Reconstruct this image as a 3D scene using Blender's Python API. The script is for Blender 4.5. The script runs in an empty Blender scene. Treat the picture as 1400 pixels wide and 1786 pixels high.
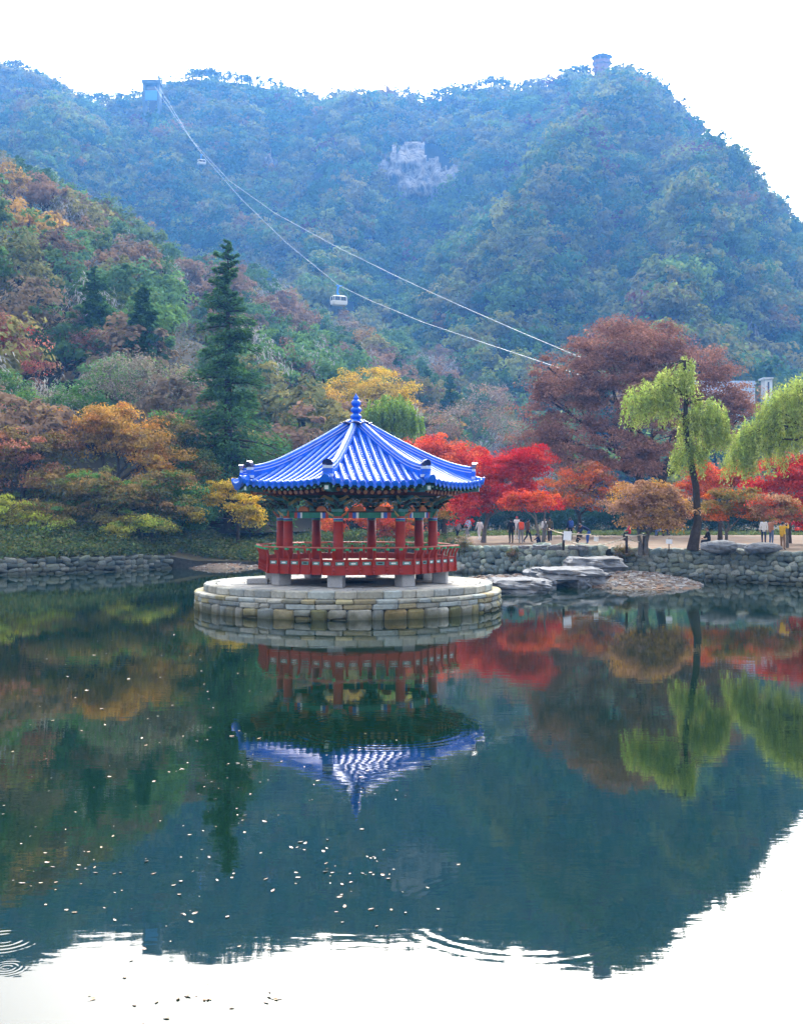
import bpy, bmesh, math, random
import numpy as np
from mathutils import Vector, Matrix, noise

random.seed(11)
rng = np.random.default_rng(11)
R = math.radians
scene = bpy.context.scene
COL = scene.collection

# ---------------------------------------------------------------- camera, sky, sun, exposure
FPX, HY, CX, CAMZ = 2000.0, 890.0, 700.0, 4.0          # focal length, horizon and centre of the 1400x1786 photograph
cam_data = bpy.data.cameras.new('camera')
cam = bpy.data.objects.new('camera', cam_data)
COL.objects.link(cam)
cam.location = (0, 0, CAMZ)
cam.rotation_euler = (R(90), 0, 0)
cam_data.sensor_fit = 'VERTICAL'
cam_data.sensor_height = 36.0
cam_data.lens = 36.0 * FPX / 1786.0
cam_data.shift_y = -(893.0 - HY) / 1786.0
cam_data.clip_end = 8000
scene.camera = cam

SUN_EL, SUN_AZ = 38.0, 8.0                              # azimuth from +Y towards +X
world = bpy.data.worlds.new('World')
scene.world = world
world.use_nodes = True
wn = world.node_tree
wn.nodes.clear()
sky = wn.nodes.new('ShaderNodeTexSky')
sky.sky_type = 'NISHITA'
sky.sun_disc = False
sky.sun_elevation = R(SUN_EL)
sky.sun_rotation = R(SUN_AZ)
sky.air_density = 1.0
sky.dust_density = 6.0
sky.ozone_density = 1.0
hsv = wn.nodes.new('ShaderNodeHueSaturation')           # thin white overcast over the blue
hsv.inputs['Saturation'].default_value = 0.12
hsv.inputs['Value'].default_value = 1.0
bg = wn.nodes.new('ShaderNodeBackground')
bg.inputs['Strength'].default_value = 0.15
wo = wn.nodes.new('ShaderNodeOutputWorld')
wn.links.new(sky.outputs[0], hsv.inputs['Color'])
warm = wn.nodes.new('ShaderNodeMix'); warm.data_type = 'RGBA'; warm.blend_type = 'MULTIPLY'
warm.inputs[0].default_value = 1.0; warm.inputs[7].default_value = (1.0, 0.96, 0.89, 1)      # late autumn light
wn.links.new(hsv.outputs[0], warm.inputs[6])
wn.links.new(warm.outputs[2], bg.inputs['Color'])
wn.links.new(bg.outputs[0], wo.inputs['Surface'])

sun_data = bpy.data.lights.new('sun', 'SUN')
sun_data.energy = 0.8
sun_data.angle = R(20)
sun_data.color = (1.0, 0.96, 0.9)
sun = bpy.data.objects.new('sun', sun_data)
COL.objects.link(sun)
_d = Vector((math.sin(R(SUN_AZ)) * math.cos(R(SUN_EL)), math.cos(R(SUN_AZ)) * math.cos(R(SUN_EL)), math.sin(R(SUN_EL))))
sun.rotation_euler = _d.to_track_quat('Z', 'Y').to_euler()
sun.location = (0, 0, 60)

vs = scene.view_settings
vs.view_transform = 'Standard'
vs.look = 'None'
vs.exposure = 2.2
vs.gamma = 1.0
vs.use_curve_mapping = False
HAZE_DENSITY = 0.00041
HAZE_COLOR = (0.12, 0.39, 1.0, 1)

cy = scene.cycles
cy.use_denoising = True
cy.use_adaptive_sampling = True
cy.adaptive_threshold = 0.02
cy.max_bounces = 5
cy.diffuse_bounces = 2
cy.glossy_bounces = 3
cy.transmission_bounces = 2
cy.volume_bounces = 0
cy.transparent_max_bounces = 4
cy.caustics_reflective = False
cy.caustics_refractive = False
cy.sample_clamp_indirect = 6.0

# ---------------------------------------------------------------- helpers
def PX(px, py, D):
    """photograph pixel at distance D -> point in the place"""
    return Vector(((px - CX) / FPX * D, D, CAMZ - (py - HY) / FPX * D))

def at_z(px, py, z):
    return PX(px, py, FPX * (CAMZ - z) / (py - HY))

def lin(h):
    h = h.lstrip('#')
    o = []
    for i in (0, 2, 4):
        c = int(h[i:i + 2], 16) / 255
        o.append(c / 12.92 if c <= 0.04045 else ((c + 0.055) / 1.055) ** 2.4)
    return tuple(o)

def tag(o, label=None, cat=None, group=None, kind=None):
    if label: o['label'] = label
    if cat: o['category'] = cat
    if group: o['group'] = group
    if kind: o['kind'] = kind
    return o

def empty(name, loc=(0, 0, 0), rz=0.0):
    o = bpy.data.objects.new(name, None)
    o.empty_display_size = 0.2
    COL.objects.link(o)
    o.location = loc
    o.rotation_euler = (0, 0, rz)
    return o

def mobj(name, me, parent=None, loc=None, rot=None, scl=None):
    o = bpy.data.objects.new(name, me)
    COL.objects.link(o)
    if parent is not None: o.parent = parent
    if loc is not None: o.location = loc
    if rot is not None: o.rotation_euler = rot
    if scl is not None: o.scale = scl
    return o

class MB:
    """collects faces, builds one mesh"""
    def __init__(s):
        s.v, s.f, s.m = [], [], []
    def add(s, verts, faces, mi=0):
        b = len(s.v)
        s.v += [tuple(p) for p in verts]
        for f in faces:
            s.f.append([b + i for i in f]); s.m.append(mi)
    def box(s, c, sz, mi=0, rz=0.0, M=None):
        hx, hy, hz = sz[0] / 2, sz[1] / 2, sz[2] / 2
        vs_ = [Vector((x * hx, y * hy, z * hz)) for x in (-1, 1) for y in (-1, 1) for z in (-1, 1)]
        if M is None:
            M = Matrix.Translation(c) @ Matrix.Rotation(rz, 4, 'Z')
        s.add([M @ p for p in vs_], [(0, 1, 3, 2), (4, 6, 7, 5), (0, 4, 5, 1), (2, 3, 7, 6), (0, 2, 6, 4), (1, 5, 7, 3)], mi)
    def tube(s, pts, rad, n=8, mi=0, caps=True, sq=None):
        pts = [Vector(p) for p in pts]
        if not hasattr(rad, '__len__'): rad = [rad] * len(pts)
        base = len(s.v)
        prev = None
        for i, p in enumerate(pts):
            t = (pts[min(i + 1, len(pts) - 1)] - pts[max(i - 1, 0)])
            t = t.normalized() if t.length > 1e-9 else Vector((0, 0, 1))
            a = prev if prev is not None else (Vector((1, 0, 0)) if abs(t.x) < 0.9 else Vector((0, 1, 0)))
            a = (a - t * a.dot(t)).normalized()
            prev = a
            b = t.cross(a)
            for k in range(n):
                an = 2 * math.pi * k / n
                s.v.append(tuple(p + (a * math.cos(an) + b * math.sin(an)) * rad[i]))
        for i in range(len(pts) - 1):
            for k in range(n):
                k2 = (k + 1) % n
                s.f.append([base + i * n + k, base + i * n + k2, base + (i + 1) * n + k2, base + (i + 1) * n + k]); s.m.append(mi)
        if caps:
            s.f.append([base + k for k in range(n)][::-1]); s.m.append(mi)
            s.f.append([base + (len(pts) - 1) * n + k for k in range(n)]); s.m.append(mi)
    def lathe(s, prof, n=16, mi=0, c=(0, 0, 0)):
        base = len(s.v)
        for r, z in prof:
            for k in range(n):
                a = 2 * math.pi * k / n
                s.v.append((c[0] + r * math.cos(a), c[1] + r * math.sin(a), c[2] + z))
        for i in range(len(prof) - 1):
            for k in range(n):
                k2 = (k + 1) % n
                s.f.append([base + i * n + k, base + i * n + k2, base + (i + 1) * n + k2, base + (i + 1) * n + k]); s.m.append(mi)
        s.f.append([base + k for k in range(n)][::-1]); s.m.append(mi)
        s.f.append([base + (len(prof) - 1) * n + k for k in range(n)]); s.m.append(mi)
    def prism(s, poly, z0, z1, mi=0):
        n = len(poly)
        b = len(s.v)
        s.v += [(p[0], p[1], z0) for p in poly] + [(p[0], p[1], z1) for p in poly]
        for k in range(n):
            k2 = (k + 1) % n
            s.f.append([b + k, b + k2, b + n + k2, b + n + k]); s.m.append(mi)
        s.f.append([b + k for k in range(n)][::-1]); s.m.append(mi)
        s.f.append([b + n + k for k in range(n)]); s.m.append(mi)
    def mesh(s, name, mats, smooth=False):
        me = bpy.data.meshes.new(name)
        me.from_pydata(s.v, [], s.f)
        if not isinstance(mats, (list, tuple)): mats = [mats]
        for m in mats: me.materials.append(m)
        if len(mats) > 1: me.polygons.foreach_set('material_index', s.m)
        if smooth: me.polygons.foreach_set('use_smooth', [True] * len(s.f))
        me.update()
        return me
    def build(s, name, mats, parent=None, smooth=False, loc=None, rot=None):
        return mobj(name, s.mesh(name, mats, smooth), parent, loc, rot)

def fix_normals(me):
    bm = bmesh.new(); bm.from_mesh(me)
    bmesh.ops.recalc_face_normals(bm, faces=bm.faces)
    bm.to_mesh(me); bm.free()

def grid_mesh(name, X, Y, Z, mat, smooth=True):
    n, m = X.shape
    me = bpy.data.meshes.new(name)
    v = np.stack([X, Y, Z], -1).reshape(-1, 3)
    i = np.arange(n - 1)[:, None] * m + np.arange(m - 1)[None, :]
    q = np.stack([i, i + 1, i + m + 1, i + m], -1).reshape(-1, 4)
    fast_mesh(me, v, q)
    me.materials.append(mat)
    if smooth: me.polygons.foreach_set('use_smooth', np.ones(len(q), bool))
    return me

def fast_mesh(me, v, q):
    me.vertices.add(len(v)); me.vertices.foreach_set('co', np.ascontiguousarray(v, np.float32).ravel())
    me.loops.add(q.size); me.loops.foreach_set('vertex_index', np.ascontiguousarray(q, np.int32).ravel())
    me.polygons.add(len(q))
    me.polygons.foreach_set('loop_start', np.arange(0, q.size, q.shape[1], dtype=np.int32))
    me.polygons.foreach_set('loop_total', np.full(len(q), q.shape[1], np.int32))
    me.update(calc_edges=True)

# smooth value noise on numpy arrays
_perm = np.random.default_rng(5).random((64, 64))
def vnoise(x, y):
    xi, yi = np.floor(x).astype(int), np.floor(y).astype(int)
    fx, fy = x - xi, y - yi
    fx = fx * fx * (3 - 2 * fx); fy = fy * fy * (3 - 2 * fy)
    g = lambda a, b: _perm[a % 64, b % 64]
    return (g(xi, yi) * (1 - fx) + g(xi + 1, yi) * fx) * (1 - fy) + (g(xi, yi + 1) * (1 - fx) + g(xi + 1, yi + 1) * fx) * fy
def fbm(x, y, o=4):
    t, a, s = 0, 0.5, 0
    for k in range(o):
        t = t + a * vnoise(x * 2 ** k + 7.3 * k, y * 2 ** k + 3.1 * k); s += a; a *= 0.5
    return t / s - 0.5

# ---------------------------------------------------------------- materials
def newmat(name):
    m = bpy.data.materials.new(name)
    m.use_nodes = True
    nt = m.node_tree
    nt.nodes.clear()
    out = nt.nodes.new('ShaderNodeOutputMaterial')
    return m, nt, out

def N(nt, t, **kw):
    n = nt.nodes.new(t)
    for k, v in kw.items():
        if k in n.inputs: n.inputs[k].default_value = v
        else: setattr(n, k, v)
    return n

def mixcol(nt, fac, a, b, mode='MIX'):
    n = nt.nodes.new('ShaderNodeMix'); n.data_type = 'RGBA'; n.blend_type = mode
    for i, v in ((0, fac), (6, a), (7, b)):
        if hasattr(v, 'is_output'): nt.links.new(v, n.inputs[i])
        elif i == 0: n.inputs[0].default_value = v
        else: n.inputs[i].default_value = (*v[:3], 1)
    return n.outputs[2]

def paint(name, col, rough=0.55, vary=0.25, scale=3.0, metallic=0.0, coat=0.0, bump=0.0, ior=1.5, objcol=False, dirt=None, coatrough=0.08, algae=None):
    """plain procedural surface: base colour mottled by noise"""
    m, nt, out = newmat(name)
    b = N(nt, 'ShaderNodeBsdfPrincipled', Roughness=rough, Metallic=metallic, IOR=ior)
    b.inputs['Coat Weight'].default_value = coat
    if 0.5 <= rough < 0.75: b.inputs['Specular IOR Level'].default_value = 0.25
    if rough >= 0.75: b.inputs['Specular IOR Level'].default_value = 0.06
    b.inputs['Coat Roughness'].default_value = coatrough
    tc = N(nt, 'ShaderNodeTexCoord')
    nz = N(nt, 'ShaderNodeTexNoise', Scale=scale, Detail=6.0, Roughness=0.65)
    nt.links.new(tc.outputs['Object'], nz.inputs['Vector'])
    lo = tuple(c * (1 - vary) for c in col); hi = tuple(min(1, c * (1 + vary)) for c in col)
    rp = N(nt, 'ShaderNodeMapRange'); rp.inputs[1].default_value = 0.3; rp.inputs[2].default_value = 0.7
    nt.links.new(nz.outputs[0], rp.inputs[0])
    c = mixcol(nt, rp.outputs[0], lo, hi)
    if objcol:
        oi = N(nt, 'ShaderNodeObjectInfo')
        c = mixcol(nt, 1.0, c, oi.outputs['Color'], 'MULTIPLY')
    if dirt:
        n2 = N(nt, 'ShaderNodeTexNoise', Scale=dirt[1], Detail=5.0)
        nt.links.new(tc.outputs['Object'], n2.inputs['Vector'])
        r2 = N(nt, 'ShaderNodeMapRange'); r2.inputs[1].default_value = 0.52; r2.inputs[2].default_value = 0.72; r2.inputs[4].default_value = dirt[2]
        nt.links.new(n2.outputs[0], r2.inputs[0])
        c = mixcol(nt, r2.outputs[0], c, dirt[0])
    if algae:                                          # weed and silt left by the changing water level
        ge = N(nt, 'ShaderNodeNewGeometry'); sx = N(nt, 'ShaderNodeSeparateXYZ'); nt.links.new(ge.outputs['Position'], sx.inputs[0])
        n3 = N(nt, 'ShaderNodeTexNoise', Scale=2.0, Detail=5.0); nt.links.new(ge.outputs['Position'], n3.inputs['Vector'])
        ad = N(nt, 'ShaderNodeMath'); ad.operation = 'MULTIPLY_ADD'; ad.inputs[1].default_value = -0.55
        nt.links.new(n3.outputs[0], ad.inputs[0]); nt.links.new(sx.outputs[2], ad.inputs[2])
        r3 = N(nt, 'ShaderNodeMapRange'); r3.inputs[1].default_value = -0.22; r3.inputs[2].default_value = 0.12; r3.inputs[3].default_value = 0.8; r3.inputs[4].default_value = 0.0
        nt.links.new(ad.outputs[0], r3.inputs[0])
        c = mixcol(nt, r3.outputs[0], c, algae)
    nt.links.new(c, b.inputs['Base Color'])
    if bump:
        bp = N(nt, 'ShaderNodeBump', Strength=1.0, Distance=bump)
        nt.links.new(nz.outputs[0], bp.inputs['Height'])
        nt.links.new(bp.outputs[0], b.inputs['Normal'])
    nt.links.new(b.outputs[0], out.inputs[0])
    return m

def foliage(name, mode):
    """leaf tint from the mesh times a colour of the object (mode obj) or of the instance (mode inst)"""
    m, nt, out = newmat(name)
    at = N(nt, 'ShaderNodeAttribute'); at.attribute_name = 'tint'
    if mode == 'obj':
        oi = N(nt, 'ShaderNodeObjectInfo'); src = oi.outputs['Color']
    else:
        a2 = N(nt, 'ShaderNodeAttribute'); a2.attribute_name = 'col'; a2.attribute_type = 'INSTANCER'; src = a2.outputs['Color']
    c = mixcol(nt, 1.0, at.outputs['Color'], src, 'MULTIPLY')
    d = N(nt, 'ShaderNodeBsdfDiffuse'); t = N(nt, 'ShaderNodeBsdfTranslucent')
    mx = N(nt, 'ShaderNodeMixShader'); mx.inputs[0].default_value = 0.35
    nt.links.new(c, d.inputs[0]); nt.links.new(c, t.inputs[0])
    nt.links.new(d.outputs[0], mx.inputs[1]); nt.links.new(t.outputs[0], mx.inputs[2])
    nt.links.new(mx.outputs[0], out.inputs[0])
    return m

M = {}
M['leaf'] = foliage('leaf', 'obj')
M['leaf_far'] = foliage('leaf_far', 'inst')
M['bark'] = paint('bark', (0.055, 0.042, 0.034), 0.9, 0.4, 6, bump=0.03)
M['bark_grey'] = paint('bark_grey', (0.13, 0.12, 0.11), 0.9, 0.35, 5, bump=0.03)
M['glaze'] = paint('blue_glaze', (0.0, 0.14, 0.82), 0.42, 0.3, 4, coat=0.25, ior=1.45, coatrough=0.15, dirt=((0.004, 0.05, 0.35), 2.5, 0.5))
M['glaze_dark'] = paint('dark_blue_glaze', (0.01, 0.02, 0.13), 0.25, 0.2, 4, coat=0.8)
M['glaze_pale'] = paint('pale_mortar', (0.62, 0.68, 0.78), 0.5, 0.12, 6)
M['red'] = paint('red_paint', (0.33, 0.024, 0.012), 0.5, 0.22, 2.5, dirt=((0.12, 0.02, 0.015), 1.3, 0.5))
M['red_dark'] = paint('maroon_paint', (0.16, 0.018, 0.012), 0.55, 0.25, 2.5)
M['green'] = paint('green_paint', (0.03, 0.20, 0.13), 0.5, 0.25, 5)
M['green_bright'] = paint('bright_green_paint', (0.03, 0.42, 0.17), 0.5, 0.15, 5)
M['green_dark'] = paint('dark_green_paint', (0.02, 0.07, 0.05), 0.6, 0.3, 5)
M['teal'] = paint('teal_paint', (0.10, 0.28, 0.26), 0.55, 0.3, 9)
M['white'] = paint('white_paint', (0.78, 0.78, 0.76), 0.5, 0.06, 6)
M['orange'] = paint('orange_paint', (0.55, 0.16, 0.05), 0.5, 0.2, 6)
M['bluep'] = paint('blue_paint', (0.05, 0.14, 0.5), 0.5, 0.2, 6)
M['redp'] = paint('vermilion_paint', (0.5, 0.06, 0.04), 0.5, 0.2, 6)
M['ochre'] = paint('ochre_paint', (0.5, 0.34, 0.12), 0.5, 0.2, 6)
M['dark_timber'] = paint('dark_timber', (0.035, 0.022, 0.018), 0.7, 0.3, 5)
M['floor_board'] = paint('floor_board', (0.2, 0.11, 0.06), 0.6, 0.3, 5)
M['granite'] = paint('granite', (0.36, 0.36, 0.37), 0.8, 0.15, 18, bump=0.004)
M['stone'] = paint('cut_stone', (0.40, 0.40, 0.38), 0.85, 0.22, 7, bump=0.02, objcol=True, dirt=((0.10, 0.10, 0.075), 2.2, 0.6), algae=(0.075, 0.075, 0.03))
M['wall_stone'] = paint('wall_stone', (0.30, 0.31, 0.30), 0.9, 0.3, 5, bump=0.03, objcol=True, dirt=((0.06, 0.07, 0.05), 3.0, 0.6), algae=(0.05, 0.055, 0.035))
M['mortar'] = paint('dark_joint', (0.05, 0.05, 0.042), 0.95, 0.4, 6)
M['slab'] = paint('slab_rock', (0.20, 0.21, 0.225), 0.85, 0.45, 2.2, bump=0.08, dirt=((0.09, 0.08, 0.07), 1.7, 0.7))
M['pebble'] = paint('pebble_rock', (0.2, 0.19, 0.185), 0.9, 0.45, 3.0)
M['earth'] = paint('bare_earth', (0.19, 0.15, 0.115), 0.95, 0.22, 0.35, bump=0.02, dirt=((0.22, 0.10, 0.05), 0.6, 0.6))
M['shingle'] = paint('shingle', (0.13, 0.105, 0.085), 0.95, 0.4, 5, bump=0.05, dirt=((0.24, 0.12, 0.06), 0.9, 0.6))
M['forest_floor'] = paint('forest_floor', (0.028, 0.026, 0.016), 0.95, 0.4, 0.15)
M['bank'] = paint('bank_soil', (0.045, 0.042, 0.025), 0.95, 0.4, 0.8)
def cliff_mat():
    m, nt, out = newmat('cliff_rock')
    b = N(nt, 'ShaderNodeBsdfPrincipled', Roughness=0.95)
    b.inputs['Specular IOR Level'].default_value = 0.06
    tc = N(nt, 'ShaderNodeTexCoord'); mp = N(nt, 'ShaderNodeMapping'); mp.inputs['Scale'].default_value = (0.35, 0.35, 0.05)
    nz = N(nt, 'ShaderNodeTexNoise', Scale=1.0, Detail=8.0, Roughness=0.7)
    nt.links.new(tc.outputs['Object'], mp.inputs['Vector']); nt.links.new(mp.outputs[0], nz.inputs['Vector'])
    mr = N(nt, 'ShaderNodeMapRange'); mr.inputs[1].default_value = 0.38; mr.inputs[2].default_value = 0.62
    nt.links.new(nz.outputs[0], mr.inputs[0])
    nt.links.new(mixcol(nt, mr.outputs[0], (0.07, 0.07, 0.07), (0.30, 0.295, 0.29)), b.inputs['Base Color'])
    bp = N(nt, 'ShaderNodeBump', Strength=1.0, Distance=1.5); nt.links.new(nz.outputs[0], bp.inputs['Height']); nt.links.new(bp.outputs[0], b.inputs['Normal'])
    nt.links.new(b.outputs[0], out.inputs[0])
    return m
M['cliff'] = cliff_mat()
M['steel'] = paint('cable_steel', (0.36, 0.38, 0.39), 0.45, 0.05, 3, metallic=0.3)
M['rope'] = paint('rope', (0.62, 0.56, 0.44), 0.8, 0.1, 8)
M['glass'] = paint('dark_glass', (0.03, 0.05, 0.07), 0.1, 0.1, 3, coat=0.5)
M['concrete'] = paint('pale_concrete', (0.6, 0.62, 0.64), 0.8, 0.1, 1)
M['roof_metal'] = paint('pale_blue_roof', (0.45, 0.58, 0.75), 0.35, 0.1, 1)

# ---------------------------------------------------------------- water
def water_mat():
    m, nt, out = newmat('pond_water')
    b = N(nt, 'ShaderNodeBsdfPrincipled', Roughness=0.02, IOR=1.43)
    b.inputs['Base Color'].default_value = (0.002, 0.013, 0.007, 1)
    geo = N(nt, 'ShaderNodeNewGeometry')
    def math_(op, a, b_=None):
        n = nt.nodes.new('ShaderNodeMath'); n.operation = op
        for i, v in enumerate((a, b_)):
            if v is None: continue
            if hasattr(v, 'is_output'): nt.links.new(v, n.inputs[i])
            else: n.inputs[i].default_value = v
        return n.outputs[0]
    total = None
    for sc, amp in (((0.9, 2.4, 1), 0.0015), ((3.0, 7.5, 1), 0.00058)):
        mp = N(nt, 'ShaderNodeMapping'); mp.inputs['Scale'].default_value = sc
        nz = N(nt, 'ShaderNodeTexNoise', Scale=1.0, Detail=2.0)
        nt.links.new(geo.outputs['Position'], mp.inputs['Vector']); nt.links.new(mp.outputs[0], nz.inputs['Vector'])
        h = math_('MULTIPLY', nz.outputs[0], amp)
        total = h if total is None else math_('ADD', total, h)
    # calm and ruffled patches
    nz = N(nt, 'ShaderNodeTexNoise', Scale=0.22, Detail=2.0)
    nt.links.new(geo.outputs['Position'], nz.inputs['Vector'])
    mr = N(nt, 'ShaderNodeMapRange'); mr.inputs[1].default_value = 0.35; mr.inputs[2].default_value = 0.65; mr.inputs[3].default_value = 0.35; mr.inputs[4].default_value = 1.3
    nt.links.new(nz.outputs[0], mr.inputs[0])
    total = math_('MULTIPLY', total, mr.outputs[0])
    nb = N(nt, 'ShaderNodeTexNoise', Scale=1.3, Detail=3.0)
    nt.links.new(geo.outputs['Position'], nb.inputs['Vector'])
    brk = N(nt, 'ShaderNodeMapRange'); brk.inputs[1].default_value = 0.38; brk.inputs[2].default_value = 0.62; brk.inputs[3].default_value = 0.15; brk.inputs[4].default_value = 1.3
    nt.links.new(nb.outputs[0], brk.inputs[0])
    # rings spreading where something touched the water: centre pixel, radius, width, wavelength, slope
    for px, py, r0, w, wl, sl in ((672, 1272, 1.55, 0.30, 0.20, 0.012), (905, 1590, 1.15, 0.22, 0.16, 0.0055), (8, 1638, 0.22, 0.12, 0.085, 0.06),
                                  (12, 1688, 0.10, 0.07, 0.05, 0.04), (1375, 1556, 0.06, 0.05, 0.045, 0.05)):
        c = at_z(px, py, 0)
        vd = N(nt, 'ShaderNodeVectorMath'); vd.operation = 'DISTANCE'
        nt.links.new(geo.outputs['Position'], vd.inputs[0]); vd.inputs[1].default_value = (c.x, c.y, 0)
        q = math_('SUBTRACT', vd.outputs['Value'], r0)
        k = 2 * math.pi / wl
        g = math_('DIVIDE', q, w); g = math_('MULTIPLY', g, g); g = math_('MULTIPLY', g, -1.0); g = math_('EXPONENT', g)
        s_ = math_('SINE', math_('MULTIPLY', q, k))
        total = math_('ADD', total, math_('MULTIPLY', math_('MULTIPLY', math_('MULTIPLY', s_, g), brk.outputs[0]), sl / k))
    bp = N(nt, 'ShaderNodeBump', Strength=1.0, Distance=1.0)
    nt.links.new(total, bp.inputs['Height'])
    nt.links.new(bp.outputs[0], b.inputs['Normal'])
    nt.links.new(b.outputs[0], out.inputs[0])
    return m

w = MB()
w.add([(-160, -120, 0), (160, -120, 0), (160, 92, 0), (-160, 92, 0)], [(0, 1, 2, 3)])
tag(w.build('pond_water', water_mat()), kind='structure')
b_ = MB()
b_.add([(-4000, -4000, -1.2), (4000, -4000, -1.2), (4000, 4000, -1.2), (-4000, 4000, -1.2)], [(0, 1, 2, 3)])
tag(b_.build('ground', M['forest_floor']), kind='structure')

# ---------------------------------------------------------------- terrain
US = np.array([-1600, -20, 100, 200, 285, 340, 440, 470, 560, 770, 800, 870, 960, 1045, 1075, 1190, 1400, 2800.])
SH_D = np.array([62, 70.6, 72.6, 75, 78.6, 79, 80, 83, 84, 80, 74, 72, 69, 67.5, 68, 66.5, 62, 58.])
SH_Z = np.array([1.0, 0.95, 0.95, 0.95, 0.9, 0.5, 0.4, 0.5, 0.8, 1.3, 1.6, 1.68, 1.7, 1.7, 1.7, 1.7, 1.7, 1.7])
shore_d = lambda u: np.interp(u, US, SH_D)
shore_z = lambda u: np.interp(u, US, SH_Z)

# left hill: crest by azimuth (tree-top pixel row, distance)
HU = np.array([-1600, -600, -300, 0, 60, 130, 230, 290, 400, 500, 580, 700, 800, 890, 960, 1040, 1120.])
H_PY = np.array([150, 130, 170, 262, 300, 330, 375, 420, 452, 500, 550, 592, 622, 660, 715, 790, 870.])
H_D = np.array([190, 200, 225, 240, 245, 250, 258, 265, 280, 298, 310, 330, 350, 360, 365, 370, 370.])
H_B = np.interp(HU, [-1600, 0, 300, 450, 700, 800, 900, 1120], [66, 84, 92, 100, 118, 150, 205, 260])
HILL_TREE = 8.0
def hill_z(u, D):
    cd, b = np.interp(u, HU, H_D), np.interp(u, HU, H_B)
    cz = CAMZ + (HY - np.interp(u, HU, H_PY)) / FPX * cd - HILL_TREE
    base = np.where(u < 600, 2.3, 1.6)
    w = (D - b) / (cd - b)
    x = (u - CX) / FPX * D
    n = fbm(x / 38 + 9, D / 38 + 2, 3) * 11 * np.clip(np.sin(np.clip(w, 0, 1) * math.pi), 0, 1)
    up = base + (cz - base) * np.clip(w, 0, 1) ** 0.95 + n
    return np.where(w <= 1, np.where(w < 0, base + w * 12, up), cz - (D - cd) * 0.55)

MU = np.array([-2400, -900, -300, 0, 60, 130, 190, 250, 285, 340, 420, 480, 540, 600, 650, 700, 750, 800, 850, 900, 950, 1000, 1040, 1100, 1150, 1200, 1240, 1290, 1330, 1360, 1400, 1600, 2000, 2800.])
M_PY = np.array([420, 160, 60, 88, 108, 152, 160, 142, 122, 114, 120, 132, 154, 152, 152, 144, 158, 138, 126, 136, 126, 108, 106, 112, 142, 188, 232, 278, 322, 352, 382, 520, 640, 720.])
M_D = np.interp(MU, [-2400, 0, 268, 700, 1047, 1400, 2000, 2800], [640, 800, 760, 790, 720, 590, 480, 420])
M_B = np.interp(MU, [-2400, 700, 1000, 1200, 2800], [270, 270, 235, 205, 180])
MT_TREE = 9.0
def mount_z(u, D):
    cd, b = np.interp(u, MU, M_D), np.interp(u, MU, M_B)
    cz = CAMZ + (HY - np.interp(u, MU, M_PY)) / FPX * cd - MT_TREE
    w = (D - b) / (cd - b)
    wc = np.clip(w, 0, 1)
    x = (u - CX) / FPX * D
    sn = np.sin(wc * math.pi)
    spur = 0
    for (u0, u1, amp, wd) in ((1150, 800, 46, 95), (1330, 1120, 30, 70), (640, 520, 26, 70), (110, 60, 26, 80), (930, 690, 16, 50)):
        uc = u1 + (u0 - u1) * wc
        spur = spur + amp * np.exp(-((u - uc) / wd) ** 2)
    n = (fbm(x / 90 + 4, D / 90 + 8, 4) * 70 + spur) * sn
    up = 1.6 + (cz - 1.6) * wc ** 1.3 + n
    return np.where(w <= 1, np.where(w < 0, 1.6 + w * 15, up), cz - (D - cd) * 0.6)

def polar(name, us, ts, fd, fz, mat):
    U, T = np.meshgrid(us, ts)
    D = fd(U, T)
    return grid_mesh(name, (U - CX) / FPX * D, D, fz(U, D), mat)

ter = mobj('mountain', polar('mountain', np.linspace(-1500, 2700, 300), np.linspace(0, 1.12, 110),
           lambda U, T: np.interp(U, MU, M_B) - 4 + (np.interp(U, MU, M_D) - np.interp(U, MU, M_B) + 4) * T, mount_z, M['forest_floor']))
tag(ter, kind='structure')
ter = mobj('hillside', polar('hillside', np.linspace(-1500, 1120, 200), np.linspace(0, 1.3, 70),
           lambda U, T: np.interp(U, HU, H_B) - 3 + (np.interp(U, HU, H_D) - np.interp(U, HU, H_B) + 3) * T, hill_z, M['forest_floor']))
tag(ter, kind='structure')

def ground_z(u, D):
    sd, sz = shore_d(u), shore_z(u)
    left = np.clip((760 - u) / 120, 0, 1)
    rise = np.clip((D - sd) / 9, 0, 1) * 1.9 * left * np.clip((430 - u) / 100, 0.3, 1)
    x = (u - CX) / FPX * D
    return sz + rise + np.clip(D - sd, 0, 40) / 40 * 0.08 + fbm(x / 3, D / 3, 3) * 0.12 * np.clip((D - sd - 0.3) / 2, 0, 1)
g_us = np.concatenate([np.linspace(-1600, -60, 20), np.linspace(-50, 1450, 180), np.linspace(1480, 2800, 20)])
g_ts = np.concatenate([np.linspace(0, 0.12, 30), np.linspace(0.13, 1, 60)])
gm = polar('park_ground', g_us, g_ts, lambda U, T: shore_d(U) + 0.12 + (420 - shore_d(U)) * T ** 1.3, ground_z, M['earth'])
gm.materials.append(M['bank'])
cs = np.zeros(len(gm.polygons) * 3); gm.polygons.foreach_get('center', cs); cs = cs.reshape(-1, 3)
gu = cs[:, 0] / cs[:, 1] * FPX + CX
gm.polygons.foreach_set('material_index', ((gu < 775) | (cs[:, 1] > 113)).astype(np.int32))
tag(mobj('park_ground', gm), kind='structure')
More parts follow.
